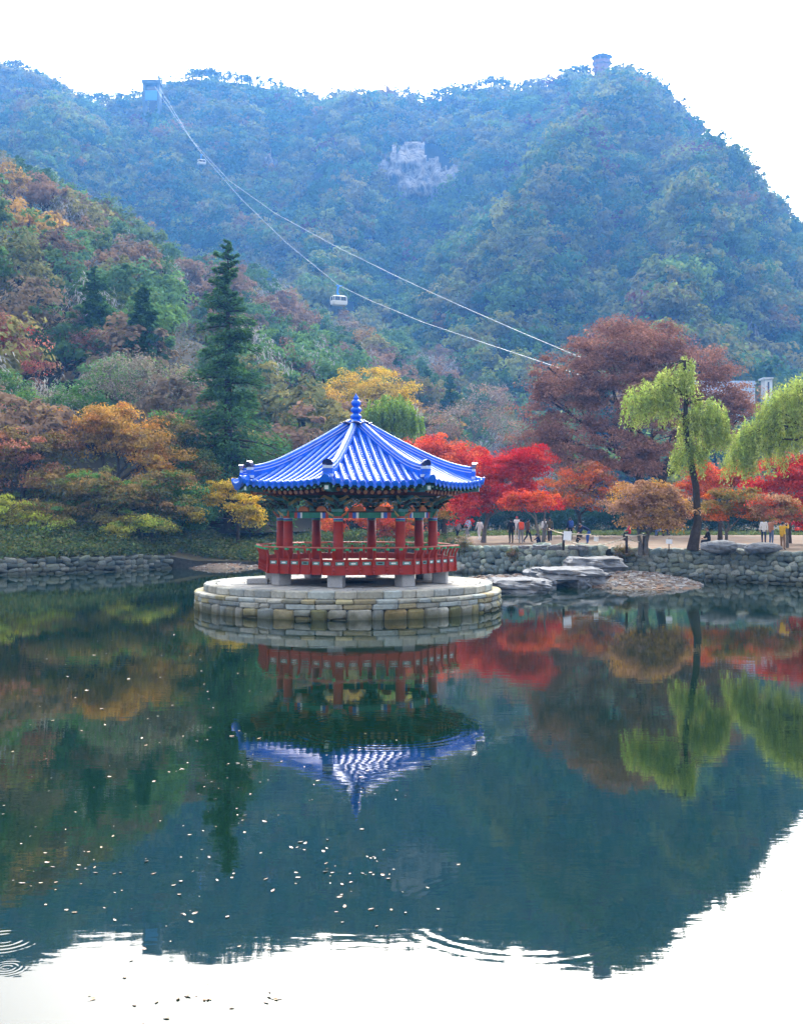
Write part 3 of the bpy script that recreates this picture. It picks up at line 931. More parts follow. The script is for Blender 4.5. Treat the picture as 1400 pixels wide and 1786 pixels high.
def stone_wall(name, label, u0, u1, ztop, zbot, courses, wid, tint=1.0, lean=0.25):
    """dry stone retaining wall along the shore; every stone a part of its own"""
    um = (u0 + u1) / 2
    root = empty(name, ((um - CX) / FPX * shore_d(um), float(shore_d(um)), 0))
    tag(root, label, 'stone wall')
    L0 = Vector(root.location)
    us_w = np.linspace(u0, u1, 60)
    pl = np.stack([(us_w - CX) / FPX * shore_d(us_w), shore_d(us_w)], 1)
    seg = np.r_[0, np.cumsum(np.linalg.norm(np.diff(pl, axis=0), axis=1))]
    def at(s_): return np.interp(s_, seg, pl[:, 0]), np.interp(s_, seg, pl[:, 1])
    # earth core behind the stones
    mb = MB(); v, f = [], []
    for i in range(60):
        zt = ztop(us_w[i]) - 0.12
        v += [(pl[i, 0] - L0.x, pl[i, 1] + 0.05 - L0.y, -0.5), (pl[i, 0] - L0.x, pl[i, 1] + 0.16 - L0.y, zt), (pl[i, 0] - L0.x, pl[i, 1] + 0.5 - L0.y, zt - 0.02)]
        if i: a = 3 * i; f += [(a - 3, a, a + 1, a - 2), (a - 2, a + 1, a + 2, a - 1)]
    mb.add(v, f); mb.build('core', M['mortar'], root)
    total = seg[-1]
    n = 0
    for c in range(courses):
        s_ = -rs.random() * wid
        while s_ < total:
            wd = wid * rs.uniform(0.6, 1.5)
            sm = min(max(s_ + wd / 2, 0), total)
            x, y = at(sm); x2, y2 = at(min(sm + 0.2, total)); x1, y1 = at(max(sm - 0.2, 0))
            u = x / y * FPX + CX
            zt, zb = ztop(u), zbot(u)
            hh = (zt - zb) / courses
            zc = zb + hh * (c + 0.5) + rs.uniform(-0.22, 0.22) * hh
            an = math.atan2(y2 - y1, x2 - x1)
            o = mobj('stone', rs.choice(ROCKS), root, (x - L0.x, y - L0.y - 0.02 - lean * (1 - (zc / max(zt, 0.1))) + rs.uniform(-0.05, 0.05), zc),
                     (rs.uniform(-0.1, 0.1), rs.uniform(-0.4, 0.4), an + rs.uniform(-0.15, 0.15)),
                     (wd * 0.52, 0.26, hh * rs.uniform(0.46, 0.74)))
            cl = np.array(lin(rs.choice(WCOL))) * rs.uniform(0.9, 1.7) * 2.1 * tint
            o.color = (*np.clip(cl, 0, 1.6), 1)
            n += 1
            s_ += wd * 0.97
    print(name, n)
    return root

stone_wall('retaining_wall', 'long dry stone wall holding the bank at the right edge', 1072, 1530, lambda u: 1.74, lambda u: -0.18, 7, 0.46, 1.15)
stone_wall('retaining_wall', 'dry stone wall between the pavilion and the stone slabs', 778, 1050, lambda u: float(shore_z(u)) + 0.05 + (0.16 if u > 915 else 0), lambda u: -0.1 if u < 880 else 0.25, 5, 0.50, 1.35)
stone_wall('retaining_wall', 'low grey stone wall along the left bank', -120, 292, lambda u: 0.95, lambda u: -0.2, 4, 0.55, 0.62)

# ---------------------------------------------------------------- island platform
IC = Vector((-2.2, 48.0, 0))
isl = empty('island_platform', IC)
tag(isl, 'round two-tiered stone platform in the pond under the pavilion', 'platform')
mb = MB()
ring = lambda r, n=72: [(r * math.cos(2 * math.pi * k / n), r * math.sin(2 * math.pi * k / n)) for k in range(n)]
mb.prism(ring(6.22), -0.8, 0.70); mb.prism(ring(5.84), 0.68, 0.985)
mb.build('core', M['mortar'], isl)
ICOL = ['#b9b8b0', '#c9c8c2', '#a9aeb0', '#b4a98c', '#c4c3bd', '#b0b8ba', '#bdb492', '#a5a59a']
ICOL_LOW = ICOL + ['#9c9068', '#908c66', '#a5906a', '#b0a988', '#8c8c6c', '#a8a89c', '#b4b6b0', '#a0a4a0']
def ring_course(rad, depth, z0, z1, wmin, wmax, cols, rnd, split=0.0, ch=0.04, jit=0.018):
    a = rnd.random() * 0.2
    end = a + 2 * math.pi
    while a < end - 0.01:
        wd = rnd.uniform(wmin, wmax)
        da = min(wd / rad, end - a)
        if end - a - da < 0.03: da = end - a
        am = a + da / 2
        hw = rad * math.sin(da / 2) - 0.010
        front = -math.sin(am) > -0.35                      # the far side is never in view: larger blocks there
        parts_ = [(z0, z1)]
        if rnd.random() < split and (z1 - z0) > 0.3:
            zm = z0 + (z1 - z0) * rnd.uniform(0.4, 0.6); parts_ = [(z0, zm), (zm, z1)]
        for (p0, p1) in parts_:
            hh = (p1 - p0) / 2 - 0.006
            me = stone_mesh('block', hw, depth / 2, hh, min(ch, hh * 0.5), jit, rnd, M['stone'], False)
            rr = rad - depth / 2 + rnd.uniform(-0.02, 0.02)
            o = mobj('stone', me, isl, (rr * math.cos(am), rr * math.sin(am), (p0 + p1) / 2), (0, 0, am - math.pi / 2))
            cl = np.array(lin(rnd.choice(cols))) * rnd.uniform(0.75, 1.2) * 1.95
            o.color = (*np.clip(cl, 0, 1.8), 1)
        a += da
ri = random.Random(8)
ring_course(6.36, 0.36, -0.25, 0.38, 0.36, 0.95, ICOL_LOW, ri, 0.35, 0.085, 0.05)
ring_course(6.34, 0.34, 0.36, 0.575, 0.35, 1.15, ICOL, ri, 0, 0.05, 0.03)
ring_course(6.36, 0.46, 0.562, 0.735, 0.5, 1.0, ICOL, ri)
ring_course(5.97, 0.50, 0.725, 1.02, 0.5, 1.05, ICOL[:3] + ICOL[4:6], ri)
pv = MB()
for k_, (r0, r1) in enumerate(((4.95, 5.45), (4.35, 4.93), (3.7, 4.33), (3.0, 3.68), (2.2, 2.98), (1.2, 2.18))):
    nseg = int(2 * math.pi * r1 / 0.75)
    for q in range(nseg):
        a0, a1 = 2 * math.pi * (q + 0.02 + 0.25 * (k_ % 2)) / nseg, 2 * math.pi * (q + 0.98 + 0.25 * (k_ % 2)) / nseg
        zt = 1.0 + ri.uniform(-0.012, 0.014)
        poly = [(r0 * math.cos(a0), r0 * math.sin(a0)), (r1 * math.cos(a0), r1 * math.sin(a0)), (r1 * math.cos(a1), r1 * math.sin(a1)), (r0 * math.cos(a1), r0 * math.sin(a1))]
        pv.prism(poly, 0.95, zt, q % 3)
paves = [paint('paving_%d' % i, c, 0.85, 0.2, 5, bump=0.01) for i, c in enumerate(((0.42, 0.42, 0.41), (0.36, 0.37, 0.37), (0.47, 0.46, 0.43)))]
po = pv.build('paving', paves, isl); po['kind'] = 'stuff'

# ---------------------------------------------------------------- stone slabs of the crossing, boulders
def rock(name, label, loc, dims, seed, rz=0.0, cat='rock', mat='slab', group=None, rough=0.2, flat_top=True, rnd_=0.42):
    rnd = random.Random(seed)
    bm = bmesh.new()
    bmesh.ops.create_cube(bm, size=2.0)
    bmesh.ops.subdivide_edges(bm, edges=bm.edges, cuts=9, use_grid_fill=True)
    off = Vector((rnd.random() * 50, rnd.random() * 50, rnd.random() * 50))
    for v in bm.verts:
        p = v.co.copy()
        s_ = p.normalized() * 1.25
        q = p.lerp(s_, rnd_)
        d = noise.noise(q * 1.3 + off) * rough * 1.6 + noise.noise(q * 3.1 + off) * rough * 0.8 + noise.noise(q * 7.5 + off) * rough * 0.45
        q += q.normalized() * d
        if flat_top and p.z > 0.9: q.z = 0.9 + noise.noise(q * 2 + off) * 0.14 + noise.noise(q * 6 + off) * 0.08
        v.co = Vector((q.x * dims[0] / 2, q.y * dims[1] / 2, q.z * dims[2] / 2))
    me = bpy.data.meshes.new(name); bm.to_mesh(me); bm.free()
    me.materials.append(M[mat])
    o = mobj(name, me, None, loc, (0, 0, rz))
    tag(o, label, cat, group)
    return o
def slab(label, px, pytop, D, wpx, dep, z1, z0, seed, rz=0.0):
    x = (px - CX) / FPX * D
    rock('stone_slab', label, (x, D, (z0 + z1) / 2), (wpx / FPX * D, dep, (z1 - z0) * 1.05), seed, rz, 'stone slab')
slab('thick bluish stone slab of the crossing, right beside the round platform', 902, 0, 57.0, 96, 3.4, 0.62, -0.15, 1, 0.10)
slab('long flat slab in the middle of the stone crossing', 988, 0, 61.5, 118, 3.6, 0.92, 0.1, 2, 0.05)
slab('broad pale slab at the shore end of the stone crossing', 1034, 0, 65.3, 92, 3.6, 1.34, 0.4, 3, -0.06)
slab('small stone step between the two lower slabs of the crossing', 946, 0, 59.5, 34, 1.6, 0.42, -0.2, 4, 0.2)
slab('rounded stone under the long middle slab of the crossing', 1012, 0, 60.3, 40, 1.4, 0.55, -0.2, 5, 0.4)
for i, (px, py, w_, h_) in enumerate(((913, 953, 16, 6), (940, 954, 24, 8), (967, 956, 20, 9), (1000, 957, 14, 7), (1014, 963, 15, 9))):
    D = 68.0 + i * -0.2
    p = PX(px, py, D)
    rock('cap_rock', ['small pale rock on the wall top, nearest the pavilion', 'pale rock on the wall top below the grey leaning trunk',
                      'flat pale rock on the wall top left of the white notice', 'pale rock on the wall top under the white notice',
                      'pale rounded rock at the end of the wall top above the slabs'][i], (p.x, D, 1.82), (w_ / FPX * D, 0.7, h_ / FPX * D), 30 + i, 0.1 * i, 'rock')
p = at_z(1254, 962, 1.7); rock('boulder', 'grey boulder on which the person in black sits', (p.x, p.y, 1.95), (1.75, 1.0, 0.62), 50, 0.05, 'boulder', flat_top=False, rough=0.12, rnd_=0.85)
p = at_z(1285, 961, 1.7); rock('boulder', 'low flat boulder by the thin tree trunk on the right shore', (p.x + 0.1, p.y + 0.2, 1.88), (1.1, 0.8, 0.42), 51, -0.1, 'boulder', flat_top=False, rough=0.12, rnd_=0.85)
p = at_z(1329, 963, 1.7); rock('boulder', 'wide grey boulder beside the person in the yellow jacket', (p.x, p.y, 1.92), (1.7, 0.95, 0.52), 52, 0.08, 'boulder', flat_top=False, rough=0.12, rnd_=0.85)

# gravel bars at the water's edge
def gravel_bar(name, uc, D, ru_m, rd_m, hgt, npeb, seed, lab):
    n = 26
    xc = (uc - CX) / FPX * D
    a = np.linspace(-1, 1, n)
    X, Y = np.meshgrid(a, a)
    rr = np.sqrt(X ** 2 + Y ** 2)
    Z = hgt * np.clip(1 - rr ** 1.6, -0.35, 1) + fbm(X * 4 + seed, Y * 4, 3) * 0.16 * hgt
    me = grid_mesh(name, xc + X * ru_m, D + Y * rd_m, Z, M['shingle'])
    tag(mobj(name, me), kind='structure')
    rnd = random.Random(seed)
    mb = MB()
    for _ in range(npeb):
        x, y = rnd.uniform(-0.95, 0.95), rnd.uniform(-0.95, 0.5)
        q = math.hypot(x, y)
        if q > 0.97: continue
        z_ = hgt * (1 - q ** 1.6)
        s_ = rnd.uniform(0.03, 0.085) * (2.2 if rnd.random() < 0.06 else 1)
        v, f = stone_data(s_ * rnd.uniform(0.8, 1.6), s_, s_ * rnd.uniform(0.35, 0.7), s_ * 0.3, s_ * 0.2, rnd)
        Mx = Matrix.Translation((xc + x * ru_m, D + y * rd_m, z_)) @ Matrix.Rotation(rnd.random() * 6, 4, 'Z')
        mb.add([Mx @ Vector(p_) for p_ in v], f, rnd.randint(0, 2))
    o = mb.build('pebbles', [M['pebble'], PEB2, PEB3])
    tag(o, lab, 'pebbles', kind='stuff')
PEB2 = paint('pebble_pale', (0.36, 0.35, 0.34), 0.9, 0.3, 3.0)
PEB3 = paint('pebble_brown', (0.15, 0.105, 0.08), 0.9, 0.4, 3.0)
gravel_bar('gravel_bar', 1105, 63.0, 3.6, 5.4, 0.62, 1500, 5, 'loose pale pebbles on the gravel bar beside the slabs')
gravel_bar('gravel_bar', 880, 65.5, 3.0, 2.6, 0.30, 260, 6, 'scattered pebbles at the foot of the wall behind the slabs')
gravel_bar('gravel_bar', 390, 81.0, 2.9, 3.0, 0.5, 320, 7, 'pebbles and brown leaves on the spit left of the pavilion')

# ---------------------------------------------------------------- pavilion
PC = Vector((-1.9, 48.0, 1.0))
pav = empty('pavilion', PC)
tag(pav, 'octagonal red pavilion with blue tiled roof on the round stone platform', 'pavilion')
TH0 = 2.3 - 12.4
TH = [R(TH0 + 45 * k) for k in range(8)]
def dirv(t): return Vector((math.sin(t), -math.cos(t), 0))
def poly8(r, z): return [dirv(t) * r + Vector((0, 0, z)) for t in TH]
ZL = lambda z: z - 1.0
Z_SK0, Z_FLOOR = ZL(1.50), ZL(1.86)
RC, RR = 3.24, 4.12                    # column ring, railing ring (corner radius)

# piers and columns
pier = MB()
pier.add(*stone_data(0.30, 0.30, 0.27, 0.03, 0.008, random.Random(2)))
pier_me = pier.mesh('pier', M['granite'])
colm = MB(); colm.lathe([(0.205, 0), (0.2, 1.2), (0.185, ZL(3.56) - 0.42)], 20)
col_me = colm.mesh('shaft', M['red'], True)
bands = [('green', 0.17), ('redp', 0.055), ('white', 0.02), ('bluep', 0.055), ('teal', 0.06)]
for t in TH:
    d = dirv(t)
    mobj('pier', pier_me, pav, (d.x * 3.55, d.y * 3.55, 0.27), (0, 0, t))
    c = mobj('column', col_me, pav, (d.x * RC, d.y * RC, 0.42))
    z = ZL(3.56) - 0.42
    for nm, hgt in (('teal', 0.05), ('bluep', 0.06), ('white', 0.02), ('redp', 0.07), ('green', 0.20), ('ochre', 0.03)):
        mb = MB(); mb.lathe([(0.19, 0), (0.19, hgt - 0.002)], 20)
        mb.build('painted_band', M[nm], c, True, loc=(0, 0, z)); z += hgt
# granite threshold block at the left foot
mb = MB(); mb.add(*stone_data(0.42, 0.3, 0.10, 0.02, 0.01, random.Random(4)))
o = mb.build('threshold_block', M['granite'], pav, loc=(-3.95, -1.2, 0.12))

# deck: joists, boards
mb = MB(); mb.prism([(p.x, p.y) for p in poly8(RR - 0.10, 0)], Z_FLOOR - 0.16, Z_FLOOR - 0.02)
mb.build('floor', M['floor_board'], pav)

def side_frame(k, r):
    a, b = dirv(TH[k]) * r, dirv(TH[(k + 1) % 8]) * r
    x = (b - a).normalized(); n = Vector((x.y, -x.x, 0))
    if n.dot(a) < 0: n = -n
    return a, b, x, n, (b - a).length
def sidemat(a, x, n):
    m = Matrix.Identity(4)
    for i in range(3): m[i][0] = x[i]; m[i][1] = n[i]; m[i][2] = (0, 0, 1)[i]; m[i][3] = a[i]
    return m
# S-curved baluster bracket in (out, up), extruded thin
prof = [(0.03, 0.00), (0.075, 0.03), (0.095, 0.09), (0.06, 0.15), (0.09, 0.21), (0.06, 0.27), (0.085, 0.33), (0.055, 0.40), (0.05, 0.58), (0.075, 0.74), (0.13, 0.86), (0.19, 0.955)]
inn = [(0.10, 0.955), (0.055, 0.86), (0.01, 0.74), (-0.01, 0.58), (0.0, 0.4), (0.0, 0.0)]
def baluster_mesh():
    mb = MB()
    pts = prof + inn
    n = len(pts)
    v = [(-0.042, p[0], p[1]) for p in pts] + [(0.042, p[0], p[1]) for p in pts]
    f = [(i, (i + 1) % n, n + (i + 1) % n, n + i) for i in range(n)]
    # side walls as strips between outer and inner outlines
    m = len(inn)
    def side(o):
        fs = []
        for i in range(len(prof) - 1):
            j0 = n - 1 - int(round(i * (m - 1) / (len(prof) - 1))); j1 = n - 1 - int(round((i + 1) * (m - 1) / (len(prof) - 1)))
            fs.append([o + i, o + i + 1, o + j1, o + j0] if j0 != j1 else [o + i, o + i + 1, o + j0])
        return fs
    mb.add(v, f + side(0) + [s_[::-1] for s_ in side(n)])
    me = mb.mesh('baluster', M['red']); fix_normals(me)
    return me
bal_me = baluster_mesh()
cap = MB(); cap.add(*stone_data(0.06, 0.075, 0.038, 0.012, 0.0, random.Random(1))); cap_me = cap.mesh('cap', M['green_bright'])
stud = MB(); stud.lathe([(0.001, 0), (0.03, 0.004), (0.026, 0.018), (0.001, 0.026)], 8); stud_me = stud.mesh('stud', M['redp'], True)
plate = MB(); plate.box((0, 0, 0), (0.33, 0.02, 0.125)); plate_me = plate.mesh('plate', M['teal'])
slot = MB()
slot.add([(0.095 * math.copysign(abs(math.cos(a)) ** 0.5, math.cos(a)), y, 0.03 * math.copysign(abs(math.sin(a)) ** 0.5, math.sin(a))) for y in (0, 0.008) for a in [2 * math.pi * q / 12 for q in range(12)]],
         [tuple(range(12)), tuple(range(12, 24))] + [(q, (q + 1) % 12, 12 + (q + 1) % 12, 12 + q) for q in range(12)])
slot_me = slot.mesh('slot', M['white']); fix_normals(slot_me)
slot_dark = slot_me.copy(); slot_dark.materials[0] = M['dark_timber']
NB = 6
M['rail_red'] = paint('rail_paint', (0.42, 0.10, 0.07), 0.5, 0.2, 3)
for k in range(8):
    a, b, x, n, L = side_frame(k, RR)
    sm = sidemat(a, x, n)
    def place(nm, mesh, loc, par=pav, rx=0.0):
        o = mobj(nm, mesh, par)
        o.matrix_local = sm @ Matrix.Translation(loc) @ Matrix.Rotation(rx, 4, 'X')
        return o
    mb = MB(); mb.box((L / 2, 0, Z_SK0 + 0.17), (L + 0.02, 0.06, 0.34), M=sm @ Matrix.Translation((L / 2, 0, Z_SK0 + 0.17)))
    mb.build('skirt_board', M['red'], pav)
    mb = MB(); mb.box(None, (L + 0.01, 0.045, 0.20), M=sm @ Matrix.Translation((L / 2, -0.006, Z_SK0 + 0.445)))
    mb.build('slot_board', M['red'], pav)
    mb = MB(); mb.box(None, (L + 0.03, 0.07, 0.05), M=sm @ Matrix.Translation((L / 2, 0, Z_SK0 + 0.572)))
    mb.build('middle_rail', M['red'], pav)
    sp = L / NB
    for i in range(NB):
        xm = sp * (i + 0.5)
        bo = place('baluster', bal_me, (sp * i, 0.03, Z_SK0))
        for q in (0.09, 0.21, 0.33):
            pass
        cp = mobj('cap', cap_me, bo, (0, 0.145, 0.985))
        pl_ = place('slot_plate', plate_me, (xm, 0.022, Z_SK0 + 0.445))
        so = mobj('slot', slot_dark if (i + k * 2) % 7 == 3 else slot_me, pl_, (0, 0.007, 0))
    # round top rail carried by the caps
    a2, b2 = a + n * 0.175, b + n * 0.175
    A2, B2 = dirv(TH[k]) * (RR + 0.19), dirv(TH[(k + 1) % 8]) * (RR + 0.19)
    mb = MB(); mb.tube([A2 + Vector((0, 0, Z_SK0 + 1.05)), B2 + Vector((0, 0, Z_SK0 + 1.05))], 0.034, 8)
    mb.build('top_rail', M['rail_red'], pav, True)

# beams, brackets
for k in range(8):
    a, b, x, n, L = side_frame(k, RC)
    sm = sidemat(a, x, n)
    mb = MB()
    zc = ZL(3.80)
    cuts = [(0.0, 0.16, 'green'), (0.16, 0.22, 'redp'), (0.22, 0.28, 'bluep'), (0.28, 0.32, 'white'), (0.32, 0.68, 'green'), (0.68, 0.72, 'white'), (0.72, 0.78, 'bluep'), (0.78, 0.84, 'redp'), (0.84, 1.0, 'green')]
    mats = ['green', 'redp', 'bluep', 'white']
    for c0, c1, nm in cuts:
        mb.box(None, (L * (c1 - c0), 0.20, 0.22), mats.index(nm), M=sm @ Matrix.Translation((L * (c0 + c1) / 2, 0, zc)))
    bm_ = mb.build('tie_beam', [M[q] for q in mats], pav)
    mb = MB(); mb.box(None, (L + 0.1, 0.28, 0.16), M=sm @ Matrix.Translation((L / 2, 0, ZL(4.62))))
    mb.build('purlin', M['green_dark'], pav)
    mb = MB(); mb.box(None, (L + 0.5, 0.2, 0.14), M=sm @ Matrix.Translation((L / 2, 0.42, ZL(4.66))))
    mb.build('outer_purlin', M['red_dark'], pav)
    mb = MB(); mb.box(None, (L, 0.1, 0.05), M=sm @ Matrix.Translation((L / 2, 0, ZL(3.935))))
    mb.build('plate_board', M['dark_timber'], pav)
    # orange fan-shaped struts standing on the beam
    for q in (0.32, 0.68):
        mb = MB()
        arc = [(0.26 * math.cos(an), 0.20 * math.sin(an)) for an in np.linspace(0, math.pi, 11)]
        v = [(sgx, yy, zz) for yy in (-0.04, 0.04) for (sgx, zz) in arc]
        m_ = len(arc)
        f = [tuple(range(m_))[::-1], tuple(range(m_, 2 * m_))] + [(i, i + 1, m_ + i + 1, m_ + i) for i in range(m_ - 1)] + [(m_ - 1, 0, m_, 2 * m_ - 1)]
        mb.add([sm @ (Vector(p_) + Vector((L * q, 0, ZL(3.962)))) for p_ in v], f)
        o = mb.build('fan_strut', M['orange'], pav); fix_normals(o.data)
# bracket sets on the column heads
for k, t in enumerate(TH):
    d = dirv(t)
    base = d * RC
    br = empty('bracket_set', (0, 0, 0)); br.parent = pav
    mb = MB(); mb.box(None, (0.44, 0.44, 0.12), M=Matrix.Translation(base + Vector((0, 0, ZL(4.0)))) @ Matrix.Rotation(t, 4, 'Z'))
    mb.build('capital_block', M['teal'], br)
    for tier in range(3):
        zz = ZL(4.10) + tier * 0.17
        for da in (0, 45, -45, 90):
            dd = dirv(t + R(da))
            Lo = 0.42 + tier * 0.20 if da == 0 else 0.34 + tier * 0.15
            mb = MB()
            # curved arm: rising tongue at the outer end
            pts = [base - dd * Lo * 0.8 + Vector((0, 0, zz)), base + Vector((0, 0, zz - 0.03)), base + dd * Lo * 0.6 + Vector((0, 0, zz)), base + dd * Lo + Vector((0, 0, zz + 0.11)), base + dd * (Lo + 0.14) + Vector((0, 0, zz + 0.05 - 0.12 * (tier == 0)))]
            mb.tube(pts, [0.065, 0.07, 0.065, 0.05, 0.015], 6)
            mb.build('bracket_arm', M[('green_dark', 'dark_timber', 'teal', 'ochre')[(tier + abs(da) // 45) % 4]], br)
    for sg in (-1, 1):   # pale pointed tongue ornaments beside the column head
        mb = MB()
        dd = dirv(t + R(62 * sg))
        mb.tube([base + dd * 0.2 + Vector((0, 0, ZL(3.78))), base + dd * 0.36 + Vector((0, 0, ZL(3.86))), base + dd * 0.5 + Vector((0, 0, ZL(3.99)))], [0.05, 0.045, 0.01], 6)
        mb.build('tongue', M['orange' if sg > 0 else 'ochre'], br)

# roof surface
RE, Z_EAVE, Z_APEX, R_TOP = 5.30, ZL(5.02), ZL(7.42), 0.30
C22, S22 = math.cos(R(22.5)), math.sin(R(22.5))
def roof_z(r, lat):
    """height at corner-equivalent radius r and lateral offset: concave, corners lifted"""
    t = (r - R_TOP) / (RE - R_TOP)
    z = Z_EAVE + (Z_APEX - Z_EAVE) * max(0.0, 1 - t) ** 1.22
    half = max(r * S22, 1e-6)
    return z + 0.16 * t ** 2 * (abs(lat) / half) ** 2.4 - 0.04 * t
def roof_pt(k, r, lat, dz=0.0):
    th = TH[k] + R(22.5)
    d, x = dirv(th), Vector((math.cos(th), math.sin(th), 0))
    return d * (r * C22) + x * lat + Vector((0, 0, roof_z(r, lat) + dz))
NROW = 13
EL = 2 * RE * S22
sp = EL / NROW
for k in range(8):
    # pan tiles: stepped courses, one mesh per roof face
    mb = MB()
    NC, NS = 52, 30
    for j in range(NS):
        t0, t1 = j / NS, (j + 1) / NS
        r0, r1 = R_TOP + (RE - R_TOP) * t0, R_TOP + (RE - R_TOP) * t1
        rows = []
        for (r, lift) in ((r0, 0.0), (r1, 0.028)):
            row = []
            for i in range(NC + 1):
                f_ = i / NC * 2 - 1
                lat = f_ * r * S22
                ph = (lat / sp) % 1.0
                row.append(roof_pt(k, r, lat, lift - 0.02 * math.cos(2 * math.pi * (ph - 0.0)) * 0 - 0.035 * math.cos(2 * math.pi * ph) - 0.02))
            rows.append(row)
        v = rows[0] + rows[1]
        mb.add(v, [(i, i + 1, NC + 1 + i + 1, NC + 1 + i) for i in range(NC)])
        # the lip of the course
        low = [p_ - Vector((0, 0, 0.03)) for p_ in rows[1]]
        mb.add(rows[1] + low, [(i, i + 1, NC + 1 + i + 1, NC + 1 + i) for i in range(NC)])
    pt = mb.build('pan_tiles', M['glaze'], pav)
    # cover tile rows run straight down the slope to round end tiles
    for i in range(NROW):
        lat = (i + 0.5) * sp - EL / 2
        rs_ = max(abs(lat) / S22 + 0.12, R_TOP + 0.08)
        if rs_ > RE - 0.15: rs_ = RE - 0.15
        nn_ = max(3, int((RE - rs_) / 0.16))
        mb = MB()
        pts, rad = [], []
        for q in range(nn_ + 1):
            r = rs_ + (RE + 0.03 - rs_) * q / nn_
            pts.append(roof_pt(k, r, lat, 0.045))
            rad.append(0.088 + (0.004 if q % 2 else 0))
        mb.tube(pts, rad, 10, caps=True)
        row = mb.build('cover_tile_row', M['glaze'], pav, True)
        e_ = pts[-1]; dd = (pts[-1] - pts[-2]).normalized()
        mb = MB(); mb.tube([e_ - dd * 0.01, e_ + dd * 0.03, e_ + dd * 0.045], [0.112, 0.112, 0.07], 14)
        mb.build('end_tile', M['glaze'], row)
    # drooping lip tiles between the end discs
    for i in range(NROW - 1):
        lat = (i + 1) * sp - EL / 2
        e_ = roof_pt(k, RE, lat, -0.02)
        th = TH[k] + R(22.5); d, x = dirv(th), Vector((math.cos(th), math.sin(th), 0))
        v = [e_ + x * 0.10 * c_ + Vector((0, 0, -0.13 * (1 - abs(c_)) ** 0.6 - 0.01)) + d * 0.04 for c_ in (-1, -0.66, -0.33, 0, 0.33, 0.66, 1)]
        top = [e_ + x * 0.10 * c_ + Vector((0, 0, 0.05)) + d * 0.03 for c_ in (-1, -0.66, -0.33, 0, 0.33, 0.66, 1)]
        v2 = [p_ - d * 0.03 for p_ in v]
        mb = MB(); mb.add(v + top + v2, [(q, q + 1, 7 + q + 1, 7 + q) for q in range(6)] + [(q + 1, q, 14 + q, 14 + q + 1) for q in range(6)])
        mb.build('lip_tile', M['glaze'], pav)
    # eave boards, rafters
    th = TH[k] + R(22.5); d, x = dirv(th), Vector((math.cos(th), math.sin(th), 0))
    mb = MB()
    seg = 12
    v = []
    for q in range(seg + 1):
        lat = (q / seg * 2 - 1) * (RE - 0.12) * S22
        p_ = roof_pt(k, RE - 0.12, lat, 0)
        v += [p_ + Vector((0, 0, -0.08)), p_ + Vector((0, 0, -0.16)), p_ - d * 0.12 + Vector((0, 0, -0.16))]
    f = []
    for q in range(seg): a_ = 3 * q; f += [(a_, a_ + 3, a_ + 4, a_ + 1), (a_ + 1, a_ + 4, a_ + 5, a_ + 2)]
    mb.add(v, f); mb.build('eave_board', M['green_dark'], pav)
    # underside boarding
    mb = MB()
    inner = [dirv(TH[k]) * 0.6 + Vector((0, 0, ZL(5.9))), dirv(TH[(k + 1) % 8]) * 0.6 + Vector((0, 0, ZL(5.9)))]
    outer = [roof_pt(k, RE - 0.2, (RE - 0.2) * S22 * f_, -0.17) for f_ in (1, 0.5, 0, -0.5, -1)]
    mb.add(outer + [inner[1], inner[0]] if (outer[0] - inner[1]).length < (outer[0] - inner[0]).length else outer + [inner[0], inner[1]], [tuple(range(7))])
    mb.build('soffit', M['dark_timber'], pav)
    nr = 12
    M.setdefault('disc', paint('coral_paint', (0.75, 0.27, 0.13), 0.5, 0.1, 6))
    M.setdefault('mint', paint('mint_paint', (0.25, 0.55, 0.42), 0.5, 0.1, 6))
    for i in range(nr):
        f_ = (i + 0.5) / nr * 2 - 1
        lat = f_ * (RE - 0.25) * S22 * 0.97
        e1 = roof_pt(k, RE - 0.14, lat, -0.215)
        in1 = d * (RC * C22 + 0.9) + x * (lat * 0.80) + Vector((0, 0, e1.z + 0.10))
        mb = MB(); mb.tube([in1, e1], 0.05, 4)
        fr = mb.build('flying_rafter', M['green_dark'], pav)
        mb = MB(); dd = (e1 - in1).normalized(); mb.tube([e1, e1 + dd * 0.012], 0.046, 4)
        mb.build('painted_end', M['mint'], fr)
        e2 = d * ((RE - 0.7) * C22) + x * (lat * 0.84) + Vector((0, 0, ZL(4.69) + 0.14 * abs(f_) ** 2.4))
        in2 = d * (RC * C22 - 0.1) + x * (lat * 0.62) + Vector((0, 0, ZL(5.06)))
        mb = MB(); mb.tube([in2, e2], 0.085, 8)
        fr = mb.build('rafter', M['red_dark'], pav, True)
        mb = MB(); dd = (e2 - in2).normalized(); mb.tube([e2, e2 + dd * 0.012], 0.08, 10)
        mb.build('painted_end', M['disc'], fr)
